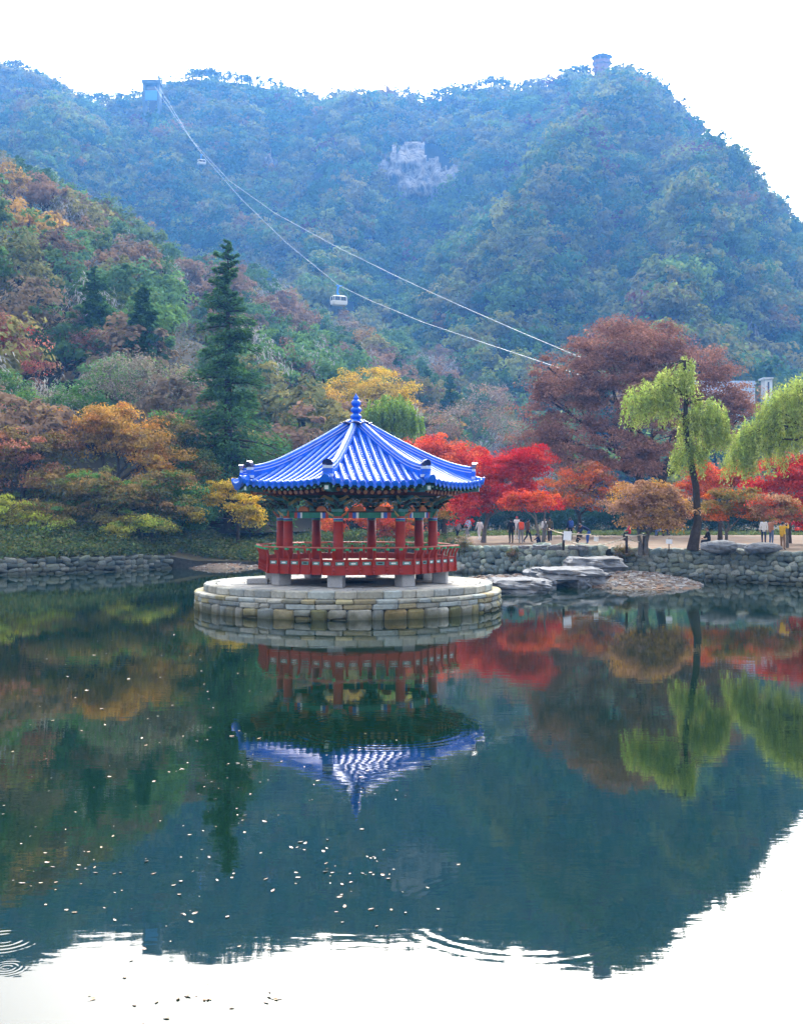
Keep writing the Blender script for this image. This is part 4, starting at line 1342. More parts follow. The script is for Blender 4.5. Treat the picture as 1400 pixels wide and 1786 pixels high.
# hip ridges
for k in range(8):
    d = dirv(TH[k]); sd = Vector((d.y, -d.x, 0))
    sd = Vector((math.cos(TH[k]), math.sin(TH[k]), 0))
    def hp(r, dz): 
        t = (r - R_TOP) / (RE - R_TOP)
        return d * r + Vector((0, 0, Z_EAVE + (Z_APEX - Z_EAVE) * max(0.0, 1 - t) ** 1.22 + 0.12 * t ** 2 + dz))
    rend = RE - 0.42
    rr = np.linspace(R_TOP - 0.02, rend, 26)
    # stacked courses, each narrower and set back
    hr = None
    for ci_, (hw, z0, z1, mt) in enumerate(((0.16, -0.05, 0.13, 'glaze'), (0.135, 0.13, 0.165, 'glaze_pale'), (0.145, 0.165, 0.245, 'glaze'), (0.12, 0.245, 0.275, 'glaze_pale'))):
        mb = MB(); v, f = [], []
        for i, r in enumerate(rr):
            lift = 0.16 * (max(0, (r - 3.2)) / (rend - 3.2)) ** 2
            zz0 = z0 + (lift if ci_ else 0)
            zz1 = z1 + lift
            c0, c1 = hp(r, zz0), hp(r, zz1)
            v += [c0 - sd * hw, c1 - sd * hw, c1 + sd * hw, c0 + sd * hw]
            if i: b0 = 4 * i; f += [(b0 - 4 + q, b0 - 4 + (q + 1) % 4, b0 + (q + 1) % 4, b0 + q) for q in range(4)]
        f += [(0, 1, 2, 3), tuple(4 * 25 + q for q in (3, 2, 1, 0))]
        mb.add(v, f)
        if hr is None:
            hr = mb.build('hip_ridge', M[mt], pav); fix_normals(hr.data)
        else:
            o = mb.build('ridge_course', M[mt], hr); fix_normals(o.data)
    mb = MB()
    mb.tube([hp(r, 0.285 + 0.16 * (max(0, (r - 3.2)) / (rend - 3.2)) ** 2) for r in rr], 0.105, 10)
    mb.build('ridge_cap', M['glaze'], hr, True)
    # ridge end: mortar box with striped tiles and a dark horn
    e_ = hp(rend, 0.12)
    rm = Matrix.Translation(e_ + d * 0.03) @ Matrix.Rotation(TH[k], 4, 'Z')
    re_ = empty('ridge_end'); re_.parent = pav; re_.matrix_local = rm
    for q in range(4):
        mb = MB(); mb.box((0, -0.03, -0.03 + q * 0.105), (0.40 - 0.02 * (q % 2), 0.14 - 0.03 * (q % 2), 0.10))
        mb.build('end_course', M['glaze_pale' if q % 3 == 0 else 'glaze'], re_)
    mb = MB()
    pf = [(-0.21, 0), (-0.2, 0.10), (-0.13, 0.19), (0, 0.235), (0.13, 0.19), (0.2, 0.10), (0.21, 0)]
    v = [(a_, -0.09 - 0.10 * (b_q / 0.235) ** 2, 0.355 + b_q) for a_, b_q in pf] + [(a_, 0.02, 0.355 + b_q) for a_, b_q in pf]
    mb.add(v, [tuple(range(7)), tuple(range(13, 6, -1))] + [(i, (i + 1) % 7, 7 + (i + 1) % 7, 7 + i) for i in range(7)])
    o = mb.build('horn_tile', M['glaze_dark'], re_); fix_normals(o.data)
    # lower corner tile pair on the eave point
    e2 = hp(RE + 0.02, 0.02)
    mb = MB(); mb.tube([hp(rend - 0.1, 0.06), hp(RE - 0.1, 0.06), e2 + Vector((0, 0, 0.05))], [0.14, 0.14, 0.13], 10)
    ct = mb.build('corner_tile', M['glaze'], pav, True)
    mb = MB(); mb.tube([e2 + Vector((0, 0, 0.05)), e2 + d * 0.05 + Vector((0, 0, 0.04))], 0.165, 14); mb.build('end_tile', M['glaze'], ct)
    # corner beam ends under the eaves, pale teal with a painted face
    for (ro, zo, s_) in ((RE - 0.30, -0.34, 0.105), (RE - 0.72, -0.50, 0.12)):
        mb = MB()
        m_ = Matrix.Translation(hp(ro, zo) - d * 0.6) @ Matrix.Rotation(TH[k], 4, 'Z')
        mb.box(None, (s_ * 2, 1.5, s_ * 2), M=m_)
        cb = mb.build('corner_beam', M['teal'], pav)
        mb = MB()
        m_ = Matrix.Translation(hp(ro, zo) + d * 0.156) @ Matrix.Rotation(TH[k], 4, 'Z')
        mb.box(None, (s_ * 1.3, 0.012, s_ * 1.3), M=m_); mb.build('painted_end', M['white'], cb)
# finial: lotus base, stacked balls, tip
fin = empty('finial', (0, 0, Z_APEX)); fin.parent = pav; fin.scale = (1.08, 1.08, 1.15)
mb = MB(); mb.lathe([(0.42, -0.12), (0.44, 0.02), (0.36, 0.12), (0.3, 0.2)], 24); mb.build('neck', M['glaze'], fin, True)
mb = MB()
n = 64
v = []
for (r, z, w_) in ((0.30, 0.13, 0.0), (0.44, 0.16, 0.02), (0.58, 0.20, 0.07), (0.60, 0.155, 0.07), (0.42, 0.10, 0.02)):
    for q in range(n):
        a_ = 2 * math.pi * q / n
        lob_ = abs(math.cos(a_ * 4))
        v.append(((r + w_ * (lob_ - 0.5)) * math.cos(a_), (r + w_ * (lob_ - 0.5)) * math.sin(a_), z + w_ * 0.9 * (lob_ - 0.4)))
mb.add(v, [(i * n + q, i * n + (q + 1) % n, (i + 1) * n + (q + 1) % n, (i + 1) * n + q) for i in range(4) for q in range(n)])
o = mb.build('lotus_dish', M['glaze_dark'], fin, True); fix_normals(o.data)
mb = MB(); mb.lathe([(0.36, 0.15), (0.33, 0.24), (0.24, 0.30), (0.16, 0.32)], 24); mb.build('mound', M['glaze'], fin, True)
z = 0.30
for rad, hgt in ((0.22, 0.26), (0.215, 0.25), (0.19, 0.27)):
    mb = MB(); mb.lathe([(rad * (0.42 + 0.58 * math.sin(math.pi * q / 10) ** 0.8), z + hgt * q / 10) for q in range(11)], 20)
    mb.build('ball', M['glaze'], fin, True); z += hgt - 0.01
mb = MB(); mb.lathe([(0.08, z - 0.01), (0.11, z + 0.05), (0.07, z + 0.12), (0.02, z + 0.19), (0.004, z + 0.24)], 14); mb.build('tip', M['glaze'], fin, True)

# ---------------------------------------------------------------- near trees, each by itself
random.seed(77); rng = np.random.default_rng(77)
def LB(px, py, D, rx, ry, rd=None):
    p = PX(px, py, D)
    return (p.x, p.y, p.z, rx / FPX * D, (rd if rd is not None else rx * 0.8) / FPX * D, ry / FPX * D)
def gz(px, D):
    return float(ground_z(np.array(float(px)), np.array(float(D))))
def foot(px, D, z=None):
    return ((px - CX) / FPX * D, D, gz(px, D) if z is None else z)
PAL = {
    'red': [lin('#aa2022'), lin('#b93028'), lin('#941b1f'), lin('#b8402c')],
    'red_orange': [lin('#cc5034'), lin('#bc4030'), lin('#d4683c'), lin('#b04a34')],
    'orange': [lin('#c2652a'), lin('#b8551f'), lin('#c97a35'), lin('#a85a30')],
    'tan': [lin('#9c7860'), lin('#a88260'), lin('#8c6a56'), lin('#ab8862')],
    'maroon': [lin('#866050'), lin('#926c58'), lin('#765448'), lin('#8a6452')],
    'ochre': [lin('#b0883c'), lin('#a08442'), lin('#b49446'), lin('#8f7e42')],
    'pinkbrown': [lin('#b0705a'), lin('#a06850'), lin('#8d6a4c'), lin('#7f6f42')],
    'olivebrown': [lin('#7f7038'), lin('#6f6a3c'), lin('#8d7440'), lin('#5f6238'), lin('#98794a')],
    'yellow': [lin('#c4a22c'), lin('#b5a034'), lin('#a89838'), lin('#cbaa40')],
    'yellowgreen': [lin('#98a038'), lin('#87983a'), lin('#a8a840')],
    'green': [lin('#58803e'), lin('#4b7440'), lin('#688c44')],
    'darkgreen': [lin('#4a7448'), lin('#527c4c'), lin('#426844')],
    'willow': [lin('#b2c25c'), lin('#a2b65a'), lin('#96aa5c'), lin('#bcc66a')],
    'lightgreen': [lin('#88a840'), lin('#7c9c3c'), lin('#94b04c')],
    'grey': [lin('#8a8078'), lin('#7c7872'), lin('#847868')],
}
# --- left bank
broad_tree('maple_tree', 'big ochre orange maple on the left bank, highest of the bank trees', foot(205, 90, 3.0),
           [LB(200, 735, 90, 62, 34), LB(150, 760, 91, 55, 34), LB(245, 775, 89, 48, 30), LB(105, 740, 92, 40, 26), LB(280, 800, 88, 45, 24)], PAL['ochre'] + [lin('#b47c38')], 0.17, 230, 62, 1.0, 0.4, 0.3, 0.4)
broad_tree('maple_tree', 'pinkish brown maple at the left edge above the bank', foot(40, 86, 2.8),
           [LB(30, 775, 86, 58, 26), LB(75, 830, 85, 40, 22), LB(-20, 820, 86, 50, 34), LB(90, 765, 87, 30, 18)], PAL['pinkbrown'] + PAL['olivebrown'][:2], 0.16, 190, 56, 0.95, 0.35, 0.24, 0.4)
broad_tree('maple_tree', 'olive brown spreading maple in the middle of the left bank', foot(190, 82.5, 2.4),
           [LB(150, 840, 82.5, 62, 22), LB(225, 860, 82, 55, 24), LB(290, 840, 83, 48, 20), LB(120, 885, 82, 50, 20), LB(200, 905, 81.5, 46, 16), LB(310, 880, 82.5, 34, 16)], PAL['olivebrown'] + PAL['green'][:1], 0.15, 330, 52, 0.85, 0.3, 0.2, 0.35, stems=2)
broad_tree('maple_tree', 'yellow green low maple at the left edge over the wall', foot(15, 80, 2.0),
           [LB(10, 885, 80, 40, 18), LB(-15, 912, 79.5, 36, 16), LB(60, 908, 80, 30, 16)], PAL['yellowgreen'] + PAL['olivebrown'][:1], 0.14, 80, 50, 0.75, 0.32, 0.14, 0.4)
broad_tree('evergreen_tree', 'dark green round evergreen on the left bank beside the yellow maple', foot(320, 86, 2.2),
           [LB(318, 870, 86, 36, 34), LB(350, 900, 85.5, 26, 22), LB(290, 910, 85, 28, 18)], PAL['darkgreen'] + PAL['green'][:1], 0.14, 90, 56, 0.8, 0.6, 0.16, 0.35)
broad_tree('maple_tree', 'bright yellow maple touching the left eave of the pavilion', foot(415, 87, 1.6),
           [LB(395, 852, 87, 38, 17), LB(425, 880, 86, 34, 17), LB(372, 868, 87, 24, 14), LB(435, 905, 85.5, 18, 11), LB(340, 896, 85, 22, 10)], PAL['yellow'], 0.14, 100, 52, 0.7, 0.3, 0.13, 0.35)
broad_tree('broadleaf_tree', 'dark green tree behind the left eave of the pavilion', foot(440, 97, 2.6),
           [LB(430, 820, 97, 40, 40), LB(470, 870, 96, 36, 34), LB(390, 800, 98, 34, 34)], PAL['darkgreen'] + PAL['olivebrown'][:1], 0.17, 100, 52, 1.0, 0.5, 0.2, 0.35)
conifer('fir_tree', 'tall dark conifer left of the pavilion roof', (PX(398, 0, 96).x, 96, 2.6), 24.0, 5.8, PAL['darkgreen'] + PAL['green'][:1], 0.2, 5, 34, 4.6, lowest=0.03)
broad_tree('broadleaf_tree', 'nearly bare grey tree left of the tall conifer', foot(255, 104, 5.0),
           [LB(255, 660, 104, 70, 44), LB(190, 650, 105, 45, 36), LB(315, 680, 103, 40, 40)], PAL['grey'] + PAL['green'][:1], 0.15, 130, 30, 1.2, 0.6, 0.24, 0.35, bark='bark_grey', limbs=90)
broad_tree('broadleaf_tree', 'dark bluish green tree at the left edge below the red creeper', foot(20, 100, 5.0),
           [LB(15, 690, 100, 50, 40), LB(70, 705, 99, 40, 26), LB(130, 690, 101, 40, 24)], PAL['green'] + PAL['grey'][:1] + PAL['darkgreen'][:1], 0.17, 110, 52, 1.0, 0.5, 0.22, 0.4)
broad_tree('broadleaf_tree', 'brownish red tree at the left edge with scarlet creeper leaves', foot(25, 112, 9.0),
           [LB(20, 600, 112, 52, 44), LB(60, 640, 111, 26, 40), LB(-20, 570, 113, 40, 30)], PAL['maroon'] + PAL['pinkbrown'][:2] + PAL['red'][:1], 0.18, 110, 46, 1.1, 0.5, 0.24, 0.4)
broad_tree('broadleaf_tree', 'dull red round crowned tree above the grey bare tree', foot(180, 128, 15.0),
           [LB(180, 595, 128, 58, 22), LB(150, 605, 127, 40, 20), LB(215, 605, 127, 36, 18)], PAL['maroon'] + PAL['pinkbrown'][:1], 0.2, 80, 50, 1.2, 0.5, 0.25, 0.4)
broad_tree('broadleaf_tree', 'dark olive green tree filling the left bank under the ochre maple', foot(120, 87, 2.8),
           [LB(110, 850, 87, 60, 40), LB(60, 880, 86.5, 50, 34), LB(175, 870, 87, 50, 36), LB(240, 890, 86, 50, 28)], PAL['olivebrown'] + PAL['darkgreen'] + PAL['yellowgreen'][:1], 0.16, 220, 52, 0.95, 0.4, 0.2, 0.3)
broad_tree('broadleaf_tree', 'yellowish green bushy tree low on the left bank above the wall', foot(265, 80, 1.9),
           [LB(262, 915, 80, 36, 14), LB(215, 920, 80, 34, 12), LB(95, 918, 79, 34, 14)], PAL['yellowgreen'] + PAL['olivebrown'][:2] + PAL['green'][:1], 0.13, 110, 50, 0.7, 0.4, 0.1, 0.4)
broad_tree('broadleaf_tree', 'mixed green and tan tree right of the ochre maple below the bare tree', foot(325, 92, 3.4),
           [LB(318, 770, 92, 36, 40), LB(345, 815, 91, 30, 34), LB(290, 740, 93, 34, 26)], PAL['olivebrown'] + PAL['green'][:2] + PAL['tan'][:1], 0.16, 130, 50, 0.95, 0.45, 0.2, 0.35)
broad_tree('broadleaf_tree', 'olive brown tree at the left edge behind the pinkish maple', foot(10, 94, 4.5),
           [LB(10, 760, 94, 60, 40), LB(70, 740, 95, 44, 30), LB(-30, 730, 95, 40, 40)], PAL['olivebrown'] + PAL['green'][:1] + PAL['pinkbrown'][:1], 0.17, 150, 50, 1.0, 0.45, 0.22, 0.35)
# hillside conifers that stand out
for (px, ptop, pbot, D, lab) in ((165, 466, 585, 132, 'dark spruce on the hillside, leftmost of the conifers'), (252, 494, 620, 126, 'dark spruce on the hillside left of the tall conifer'),
                                 (576, 600, 665, 225, 'small dark spruce above the yellow trees, left one of the pair'), (626, 600, 665, 225, 'small dark spruce above the yellow trees, right one of the pair'),
                                 (692, 620, 690, 235, 'slim dark spruce right of the yellow trees'), (745, 640, 720, 230, 'dark spruce on the slope right of the willow behind the roof'),
                                 (785, 652, 735, 225, 'dark spruce on the slope above the red maples')):
    top, bot = PX(px, ptop, D), PX(px, pbot + 30, D)
    hh = top.z - bot.z
    conifer('spruce_tree', lab, (bot.x, D, bot.z), hh, hh * (0.36 if px < 300 else 0.27), PAL['darkgreen'] + PAL['green'][:1], 0.24, px, 22, 3.0, 'spruces standing out on the hillside')
# yellow trees and light green tree behind the roof
broad_tree('broadleaf_tree', 'golden yellow tree on the slope behind the finial', foot(650, 150, 3.0),
           [LB(640, 665, 150, 62, 26), LB(600, 680, 151, 40, 26), LB(690, 685, 149, 40, 22), LB(650, 700, 148, 70, 26)], PAL['yellow'] + PAL['olivebrown'][:1], 0.2, 120, 56, 1.2, 0.5, 0.28, 0.35)
broad_tree('broadleaf_tree', 'ochre yellow tree behind the left slope of the roof', foot(545, 135, 3.0),
           [LB(555, 700, 135, 38, 26), LB(520, 735, 134, 40, 30), LB(575, 740, 133, 40, 24)], PAL['ochre'] + PAL['yellow'][:1] + PAL['olivebrown'][:1], 0.19, 100, 54, 1.1, 0.5, 0.25, 0.35)
broad_tree('broadleaf_tree', 'olive green tree between the tall conifer and the roof', foot(480, 125, 3.0),
           [LB(485, 740, 125, 40, 44), LB(450, 700, 126, 34, 36), LB(505, 790, 124, 40, 34)], PAL['olivebrown'] + PAL['green'][:1], 0.18, 110, 54, 1.1, 0.5, 0.25, 0.35)
p0 = foot(680, 122)
willow('willow_tree', 'light green willow just right of the finial', p0, [LB(680, 722, 122, 48, 40), LB(655, 735, 121, 26, 34), LB(712, 742, 121, 28, 34)], PAL['lightgreen'], [p0, PX(680, 830, 122), PX(682, 740, 122)], 0.28, 330, 0.17)
broad_tree('broadleaf_tree', 'greyish brown tree between the willow and the great maroon tree', foot(790, 150, 2.0),
           [LB(800, 730, 150, 60, 30), LB(850, 700, 152, 44, 34), LB(760, 760, 148, 44, 24), LB(880, 745, 149, 30, 26)], PAL['grey'] + PAL['tan'][:1], 0.19, 120, 34, 1.3, 0.6, 0.25, 0.35, bark='bark_grey', limbs=70)
# --- right shore
broad_tree('maple_tree', 'orange red maple behind the right slope of the roof', foot(775, 98),
           [LB(750, 785, 98, 52, 22), LB(800, 800, 97, 50, 26), LB(840, 790, 98, 30, 20), LB(770, 830, 96, 50, 26)], PAL['red_orange'], 0.15, 150, 60, 0.9, 0.4, 0.2, 0.35)
broad_tree('maple_tree', 'bright red maple right of the pavilion over the walking people', foot(842, 83.6),
           [LB(880, 815, 83.6, 62, 34), LB(925, 800, 84, 34, 20), LB(835, 850, 83, 46, 26), LB(890, 860, 83, 55, 22), LB(935, 872, 82.5, 36, 13), LB(820, 880, 82.5, 34, 18)],
           PAL['red'] + PAL['red'][:2] + PAL['red_orange'][:1], 0.13, 260, 70, 0.8, 0.4, 0.17, 0.3, lean=(0.35, 0), bark='bark_grey')
broad_tree('maple_tree', 'slender grey maple leaning over the shore wall beside the people', foot(943, 75.5),
           [LB(925, 876, 76, 34, 11), LB(952, 866, 76.5, 22, 12), LB(905, 868, 76, 24, 12)], PAL['red_orange'] + PAL['orange'][:2], 0.12, 70, 46, 0.6, 0.35, 0.13, 0.4, stems=2, bark='bark_grey')
broad_tree('great_tree', 'great maroon tree towering behind the right shore', foot(1135, 108),
           [LB(1100, 600, 108, 115, 44), LB(1020, 655, 107, 85, 46), LB(1195, 640, 108, 85, 44), LB(960, 700, 106, 62, 48), LB(1105, 690, 105, 105, 50), LB(1240, 700, 107, 62, 42),
            LB(940, 765, 105, 48, 34), LB(1030, 760, 104, 80, 36), LB(1170, 760, 104, 85, 40), LB(1270, 745, 106, 40, 34), LB(955, 640, 107, 20, 20), LB(990, 800, 104, 60, 26), LB(1090, 800, 103, 70, 26), LB(1290, 705, 107, 26, 30)],
           PAL['maroon'], 0.18, 950, 56, 1.15, 0.4, 0.5, 0.3, limbs=110, stems=2)
broad_tree('maple_tree', 'burnt orange tree between the red maple and the tan tree', foot(1010, 96),
           [LB(1010, 830, 96, 52, 24), LB(1050, 850, 95, 36, 20), LB(970, 850, 95, 40, 22), LB(1000, 870, 95, 44, 16)], PAL['orange'] + PAL['olivebrown'][:1] + PAL['tan'][:1], 0.15, 140, 50, 0.85, 0.4, 0.2, 0.35)
broad_tree('maple_tree', 'tan brown tree left of the dark willow trunk', foot(1121, 66.5),
           [LB(1125, 852, 66.5, 48, 16), LB(1080, 880, 66, 34, 11), LB(1160, 872, 66.8, 34, 18), LB(1165, 905, 66, 32, 16), LB(1110, 905, 66, 28, 12), LB(1190, 890, 66.5, 16, 12), LB(1130, 880, 66, 30, 14)], PAL['tan'] + PAL['ochre'][:1], 0.12, 160, 56, 0.65, 0.4, 0.13, 0.25, stems=2, bark='bark_grey')
broad_tree('maple_tree', 'orange red maple between the two willows', foot(1255, 88),
           [LB(1240, 830, 88, 46, 22), LB(1285, 825, 88, 36, 20), LB(1215, 850, 87, 30, 16)], PAL['orange'] + PAL['red_orange'][:2], 0.14, 110, 56, 0.8, 0.4, 0.17, 0.35)
broad_tree('maple_tree', 'olive and orange small tree behind the boulders on the right shore', foot(1266, 72.5),
           [LB(1270, 870, 72.5, 50, 24), LB(1305, 890, 72, 32, 18), LB(1240, 890, 72, 30, 14)], PAL['olivebrown'][:3] + PAL['orange'][:1], 0.12, 110, 56, 0.65, 0.4, 0.12, 0.3, bark='bark_grey')
broad_tree('maple_tree', 'crimson maple at the right edge behind the photographing people', foot(1375, 79),
           [LB(1370, 820, 79, 48, 30), LB(1410, 860, 78, 50, 40), LB(1330, 850, 79, 34, 22), LB(1400, 915, 77, 34, 16)], PAL['red'] + PAL['red_orange'][:2], 0.13, 170, 60, 0.75, 0.4, 0.17, 0.3)
broad_tree('maple_tree', 'reddish brown small tree at the right edge in front of the crimson maple', foot(1372, 70),
           [LB(1345, 880, 70, 36, 22), LB(1385, 893, 70, 28, 18)], PAL['tan'] + PAL['red_orange'][:1] + PAL['olivebrown'][:1], 0.12, 80, 50, 0.6, 0.4, 0.1, 0.3, bark='bark_grey')
p0 = foot(1207, 66)
willow('willow_tree', 'pale green willow with a dark trunk in front of the great maroon tree', p0,
       [LB(1135, 700, 66, 50, 46), LB(1180, 668, 66.5, 40, 36), LB(1228, 735, 66, 42, 52), LB(1200, 800, 65.5, 34, 36), LB(1195, 640, 67, 18, 22), LB(1250, 760, 66.5, 24, 40)], PAL['willow'],
       [p0, PX(1216, 910, 66), PX(1213, 850, 66), PX(1203, 800, 66), PX(1194, 740, 66), PX(1196, 690, 66.3), PX(1193, 630, 66.5)], 0.26, 800, 0.10,
       branches=((PX(1195, 730, 66), PX(1120, 700, 66), 0.09), (PX(1196, 705, 66), PX(1240, 700, 66), 0.08)))
p0 = foot(1440, 68)
willow('willow_tree', 'large pale green willow reaching in from the right edge', p0,
       [LB(1370, 720, 68, 50, 60), LB(1320, 770, 68, 44, 56), LB(1420, 690, 68.5, 50, 60), LB(1290, 800, 67.5, 28, 44), LB(1400, 760, 69, 44, 50), LB(1470, 740, 69, 50, 60)], PAL['willow'],
       [p0, PX(1445, 870, 68), PX(1432, 790, 68), PX(1405, 745, 68), PX(1390, 690, 68)], 0.3, 1000, 0.10,
       branches=((PX(1425, 770, 68), PX(1325, 790, 67.5), 0.10), (PX(1408, 750, 68), PX(1350, 720, 68), 0.09)))
# small orange trees seen between the columns
broad_tree('maple_tree', 'orange red low maple seen between the pavilion columns', foot(655, 89, 1.6),
           [LB(640, 905, 89, 62, 22), LB(700, 915, 88.5, 40, 26), LB(585, 905, 89, 40, 18), LB(670, 945, 87.5, 40, 12)], PAL['orange'] + PAL['red_orange'][:2], 0.13, 130, 54, 0.7, 0.4, 0.12, 0.3)
broad_tree('maple_tree', 'ochre low maple beside the right columns of the pavilion', foot(765, 92, 1.6),
           [LB(765, 885, 92, 30, 16), LB(735, 895, 91.5, 28, 16)], PAL['ochre'] + PAL['orange'][:1], 0.13, 60, 50, 0.7, 0.4, 0.1, 0.35)
# dark shrubs along the back of the park
sh = [(560, 112), (610, 114), (700, 110), (750, 112), (800, 118), (850, 120), (900, 121), (955, 122), (1005, 120), (1060, 118), (1110, 120), (1160, 118), (1215, 116), (1270, 114), (1320, 112), (1375, 110)]
SHL = ['leftmost, behind the pavilion columns', 'second from the left, behind the pavilion', 'behind the right half of the pavilion', 'just right of the pavilion columns', 'behind the child in red', 'behind the walking people',
       'behind the standing group', 'behind the person in olive', 'behind the person with the blue backpack', 'behind the bending person', 'behind the seated person in red', 'behind the tan tree',
       'behind the dark willow trunk', 'behind the person sitting in black', 'left of the photographing people', 'behind the photographing people']
for i, (px, D) in enumerate(sh):
    broad_tree('evergreen_shrub', 'dark evergreen shrub at the back of the park, ' + SHL[i], foot(px, D),
               [LB(px, 900 + random.uniform(-4, 4), D, 40, 22, 20), LB(px + random.uniform(-18, 18), 916, D - 0.5, 40, 17, 18)], [lin('#25402f'), lin('#2c4a38'), lin('#1f3a30')], 0.15, 60, 50, 0.8, 0.7, 0.1, 0.3, cat='shrub', group='evergreen shrubs at the back of the park', limbs=8)
# grass strip behind the path, herbage on the left bank
gp = np.stack([rng.uniform(4, 42, 4200), rng.uniform(102, 119, 4200)], 1)
gu_ = gp[:, 0] / gp[:, 1] * FPX + CX
cover('grass', 'strip of short grass in front of the dark shrubs', np.stack([gp[:, 0], gp[:, 1], ground_z(gu_, gp[:, 1]) - 0.02], 1), [lin('#5f7040'), lin('#6f7444'), lin('#556a3c')], 0.12, 9, 0.22, 'grass', 0.1, 0.4)
n_ = 7500
u_ = rng.uniform(-60, 780, n_); d_ = shore_d(u_) + 0.35 + rng.random(n_) ** 1.2 * 26
ok = ~((u_ > 300) & (u_ < 450) & (d_ < 80.6))
u_, d_ = u_[ok], d_[ok]
cover('bank_herbage', 'ivy and rough grass covering the left bank above the wall', np.stack([(u_ - CX) / FPX * d_, d_, ground_z(u_, d_) - 0.05], 1),
      [lin('#3f5634'), lin('#4c6038'), lin('#5d6a3c'), lin('#39502f'), lin('#6b6a44')], 0.13, 16, 0.32, 'herbage', 0.2, 0.9)
# low bushes that hang over the walls
for i, (px, D, r_, z_, lab) in enumerate(((800, 73.6, 22, 1.75, 'brownish bush hanging over the wall beside the pavilion railing'), (1084, 67.4, 14, 1.5, 'small green bush at the left end of the right wall'), (893, 71, 10, 1.35, 'small dry bush growing in the wall behind the slabs'))):
    q = ((px - CX) / FPX * D, D, z_)
    broad_tree('bush', lab, (q[0], q[1], z_ - 0.5), [(q[0], q[1] - 0.1, z_, r_ / FPX * D, 0.5, r_ * 0.8 / FPX * D)], [lin('#6a6a4a'), lin('#7a6048'), lin('#55663f')], 0.07, 36, 44, 0.32, 0.7, 0.04, 0.5, cat='bush', limbs=10)

# ---------------------------------------------------------------- cliff faces on the mountain
random.seed(5); rng = np.random.default_rng(5)
def cliff(name, uc, pyc, ru_, rp, seed, n=34, prom=16):
    """a weathered rock face standing out of the slope: vertical ribs and ledges"""
    a = np.linspace(-1, 1, n)
    U, V = np.meshgrid(uc + a * ru_, a)
    PYg = pyc + V * rp
    # distance of the slope under each pixel row, found along the mountain profile
    Ds = np.linspace(300, 820, 700)
    D = np.zeros_like(U)
    for i in range(n):
        for j in range(n):
            zz = mount_z(np.full_like(Ds, U[i, j]), Ds)
            pyp = HY - (zz - CAMZ) / Ds * FPX
            k_ = np.argmax(pyp <= PYg[i, j])
            D[i, j] = Ds[k_]
    D = D[-1:] + (D - D[-1:]) * 0.55                     # steeper than the slope around it
    rib = fbm(U / ru_ * 7 + seed, V * 1.6, 4) * 22 + np.abs(fbm(U / ru_ * 15 + seed, V * 2.5 + 3, 3)) * 14
    edge = np.clip(1.15 - (np.abs((U - uc) / ru_) ** 2.5 + np.abs(V) ** 2.5), -0.4, 1) + fbm(U / ru_ * 4 + seed * 2, V * 4, 3) * 0.7
    D2 = D - prom * np.clip(edge, -0.6, 1) - rib * np.clip(edge, 0, 1)
    me = grid_mesh(name, (U - CX) / FPX * D2, D2, CAMZ - (PYg - HY) / FPX * D2, M['cliff'], False)
    bm = bmesh.new(); bm.from_mesh(me); bm.faces.ensure_lookup_table()
    ef = (edge[:-1, :-1] + edge[1:, 1:]).ravel() / 2
    shp = ((U - uc) / ru_ + 0.25 - 0.5 * fbm(U / ru_ * 3 + seed, V * 0 + 1, 2))
    lim = (-1.05 + np.abs(shp) * 0.8 + fbm(U / ru_ * 9 + seed, V * 0, 2) * 0.9)[:-1, :-1].ravel()
    bot = (0.95 - 0.35 * (U - uc) / ru_ + fbm(U / ru_ * 6 + seed, V * 0 + 4, 2) * 0.7)[:-1, :-1].ravel()
    vv = V[:-1, :-1].ravel()
    bmesh.ops.delete(bm, geom=[bm.faces[i] for i in range(len(ef)) if ef[i] < 0.05 or vv[i] < lim[i] or vv[i] > bot[i]], context='FACES')
    bm.to_mesh(me); bm.free()
    tag(mobj(name, me), kind='structure')
cliff('rock_face', 735, 303, 76, 56, 3, 44)
cliff('rock_face', 472, 286, 13, 26, 7, 16, 10)
cliff('rock_face', 1311, 585, 14, 30, 9, 16, 8)

# ---------------------------------------------------------------- cable car
def on_line(u, S, Lw):
    k_ = (u - CX) / FPX
    (sx, sy), (lx, ly) = S, Lw
    s_ = (k_ * sy - sx) / ((lx - sx) - k_ * (ly - sy))
    return sy + (ly - sy) * s_
S_UP, S_LOW = (-151.5, 700.0), (31.5, 175.0)
def cable(label, pts, off):
    S, Lw = (S_UP[0] + off, S_UP[1]), (S_LOW[0] + off, S_LOW[1])
    path = []
    for i in range(len(pts) - 1):
        for q in range(6):
            t = q / 6
            u, v = pts[i][0] + (pts[i + 1][0] - pts[i][0]) * t, pts[i][1] + (pts[i + 1][1] - pts[i][1]) * t
            path.append(PX(u, v, on_line(u, S, Lw)))
    path.append(PX(pts[-1][0], pts[-1][1], on_line(pts[-1][0], S, Lw)))
    mb = MB(); mb.tube(path, [0.03 + 0.00006 * p.y for p in path], 5)
    tag(mb.build('cable', M['steel']), label, 'cable', 'cables of the aerial cable car')
    return S, Lw
CB = [(270, 150), (310, 210), (352, 268), (420, 346), (500, 424), (591, 498), (650, 526), (740, 563), (850, 600), (940, 630), (1075, 676)]
CA = [(278, 152), (335, 245), (400, 315), (480, 372), (590, 432), (700, 486), (800, 532), (900, 576), (985, 612), (1090, 655)]
SB, LBw = cable('lower of the two cables, carrying the nearer gondola', CB, -3.0)
cable('upper of the two cables crossing the far mountain', CA, 3.0)

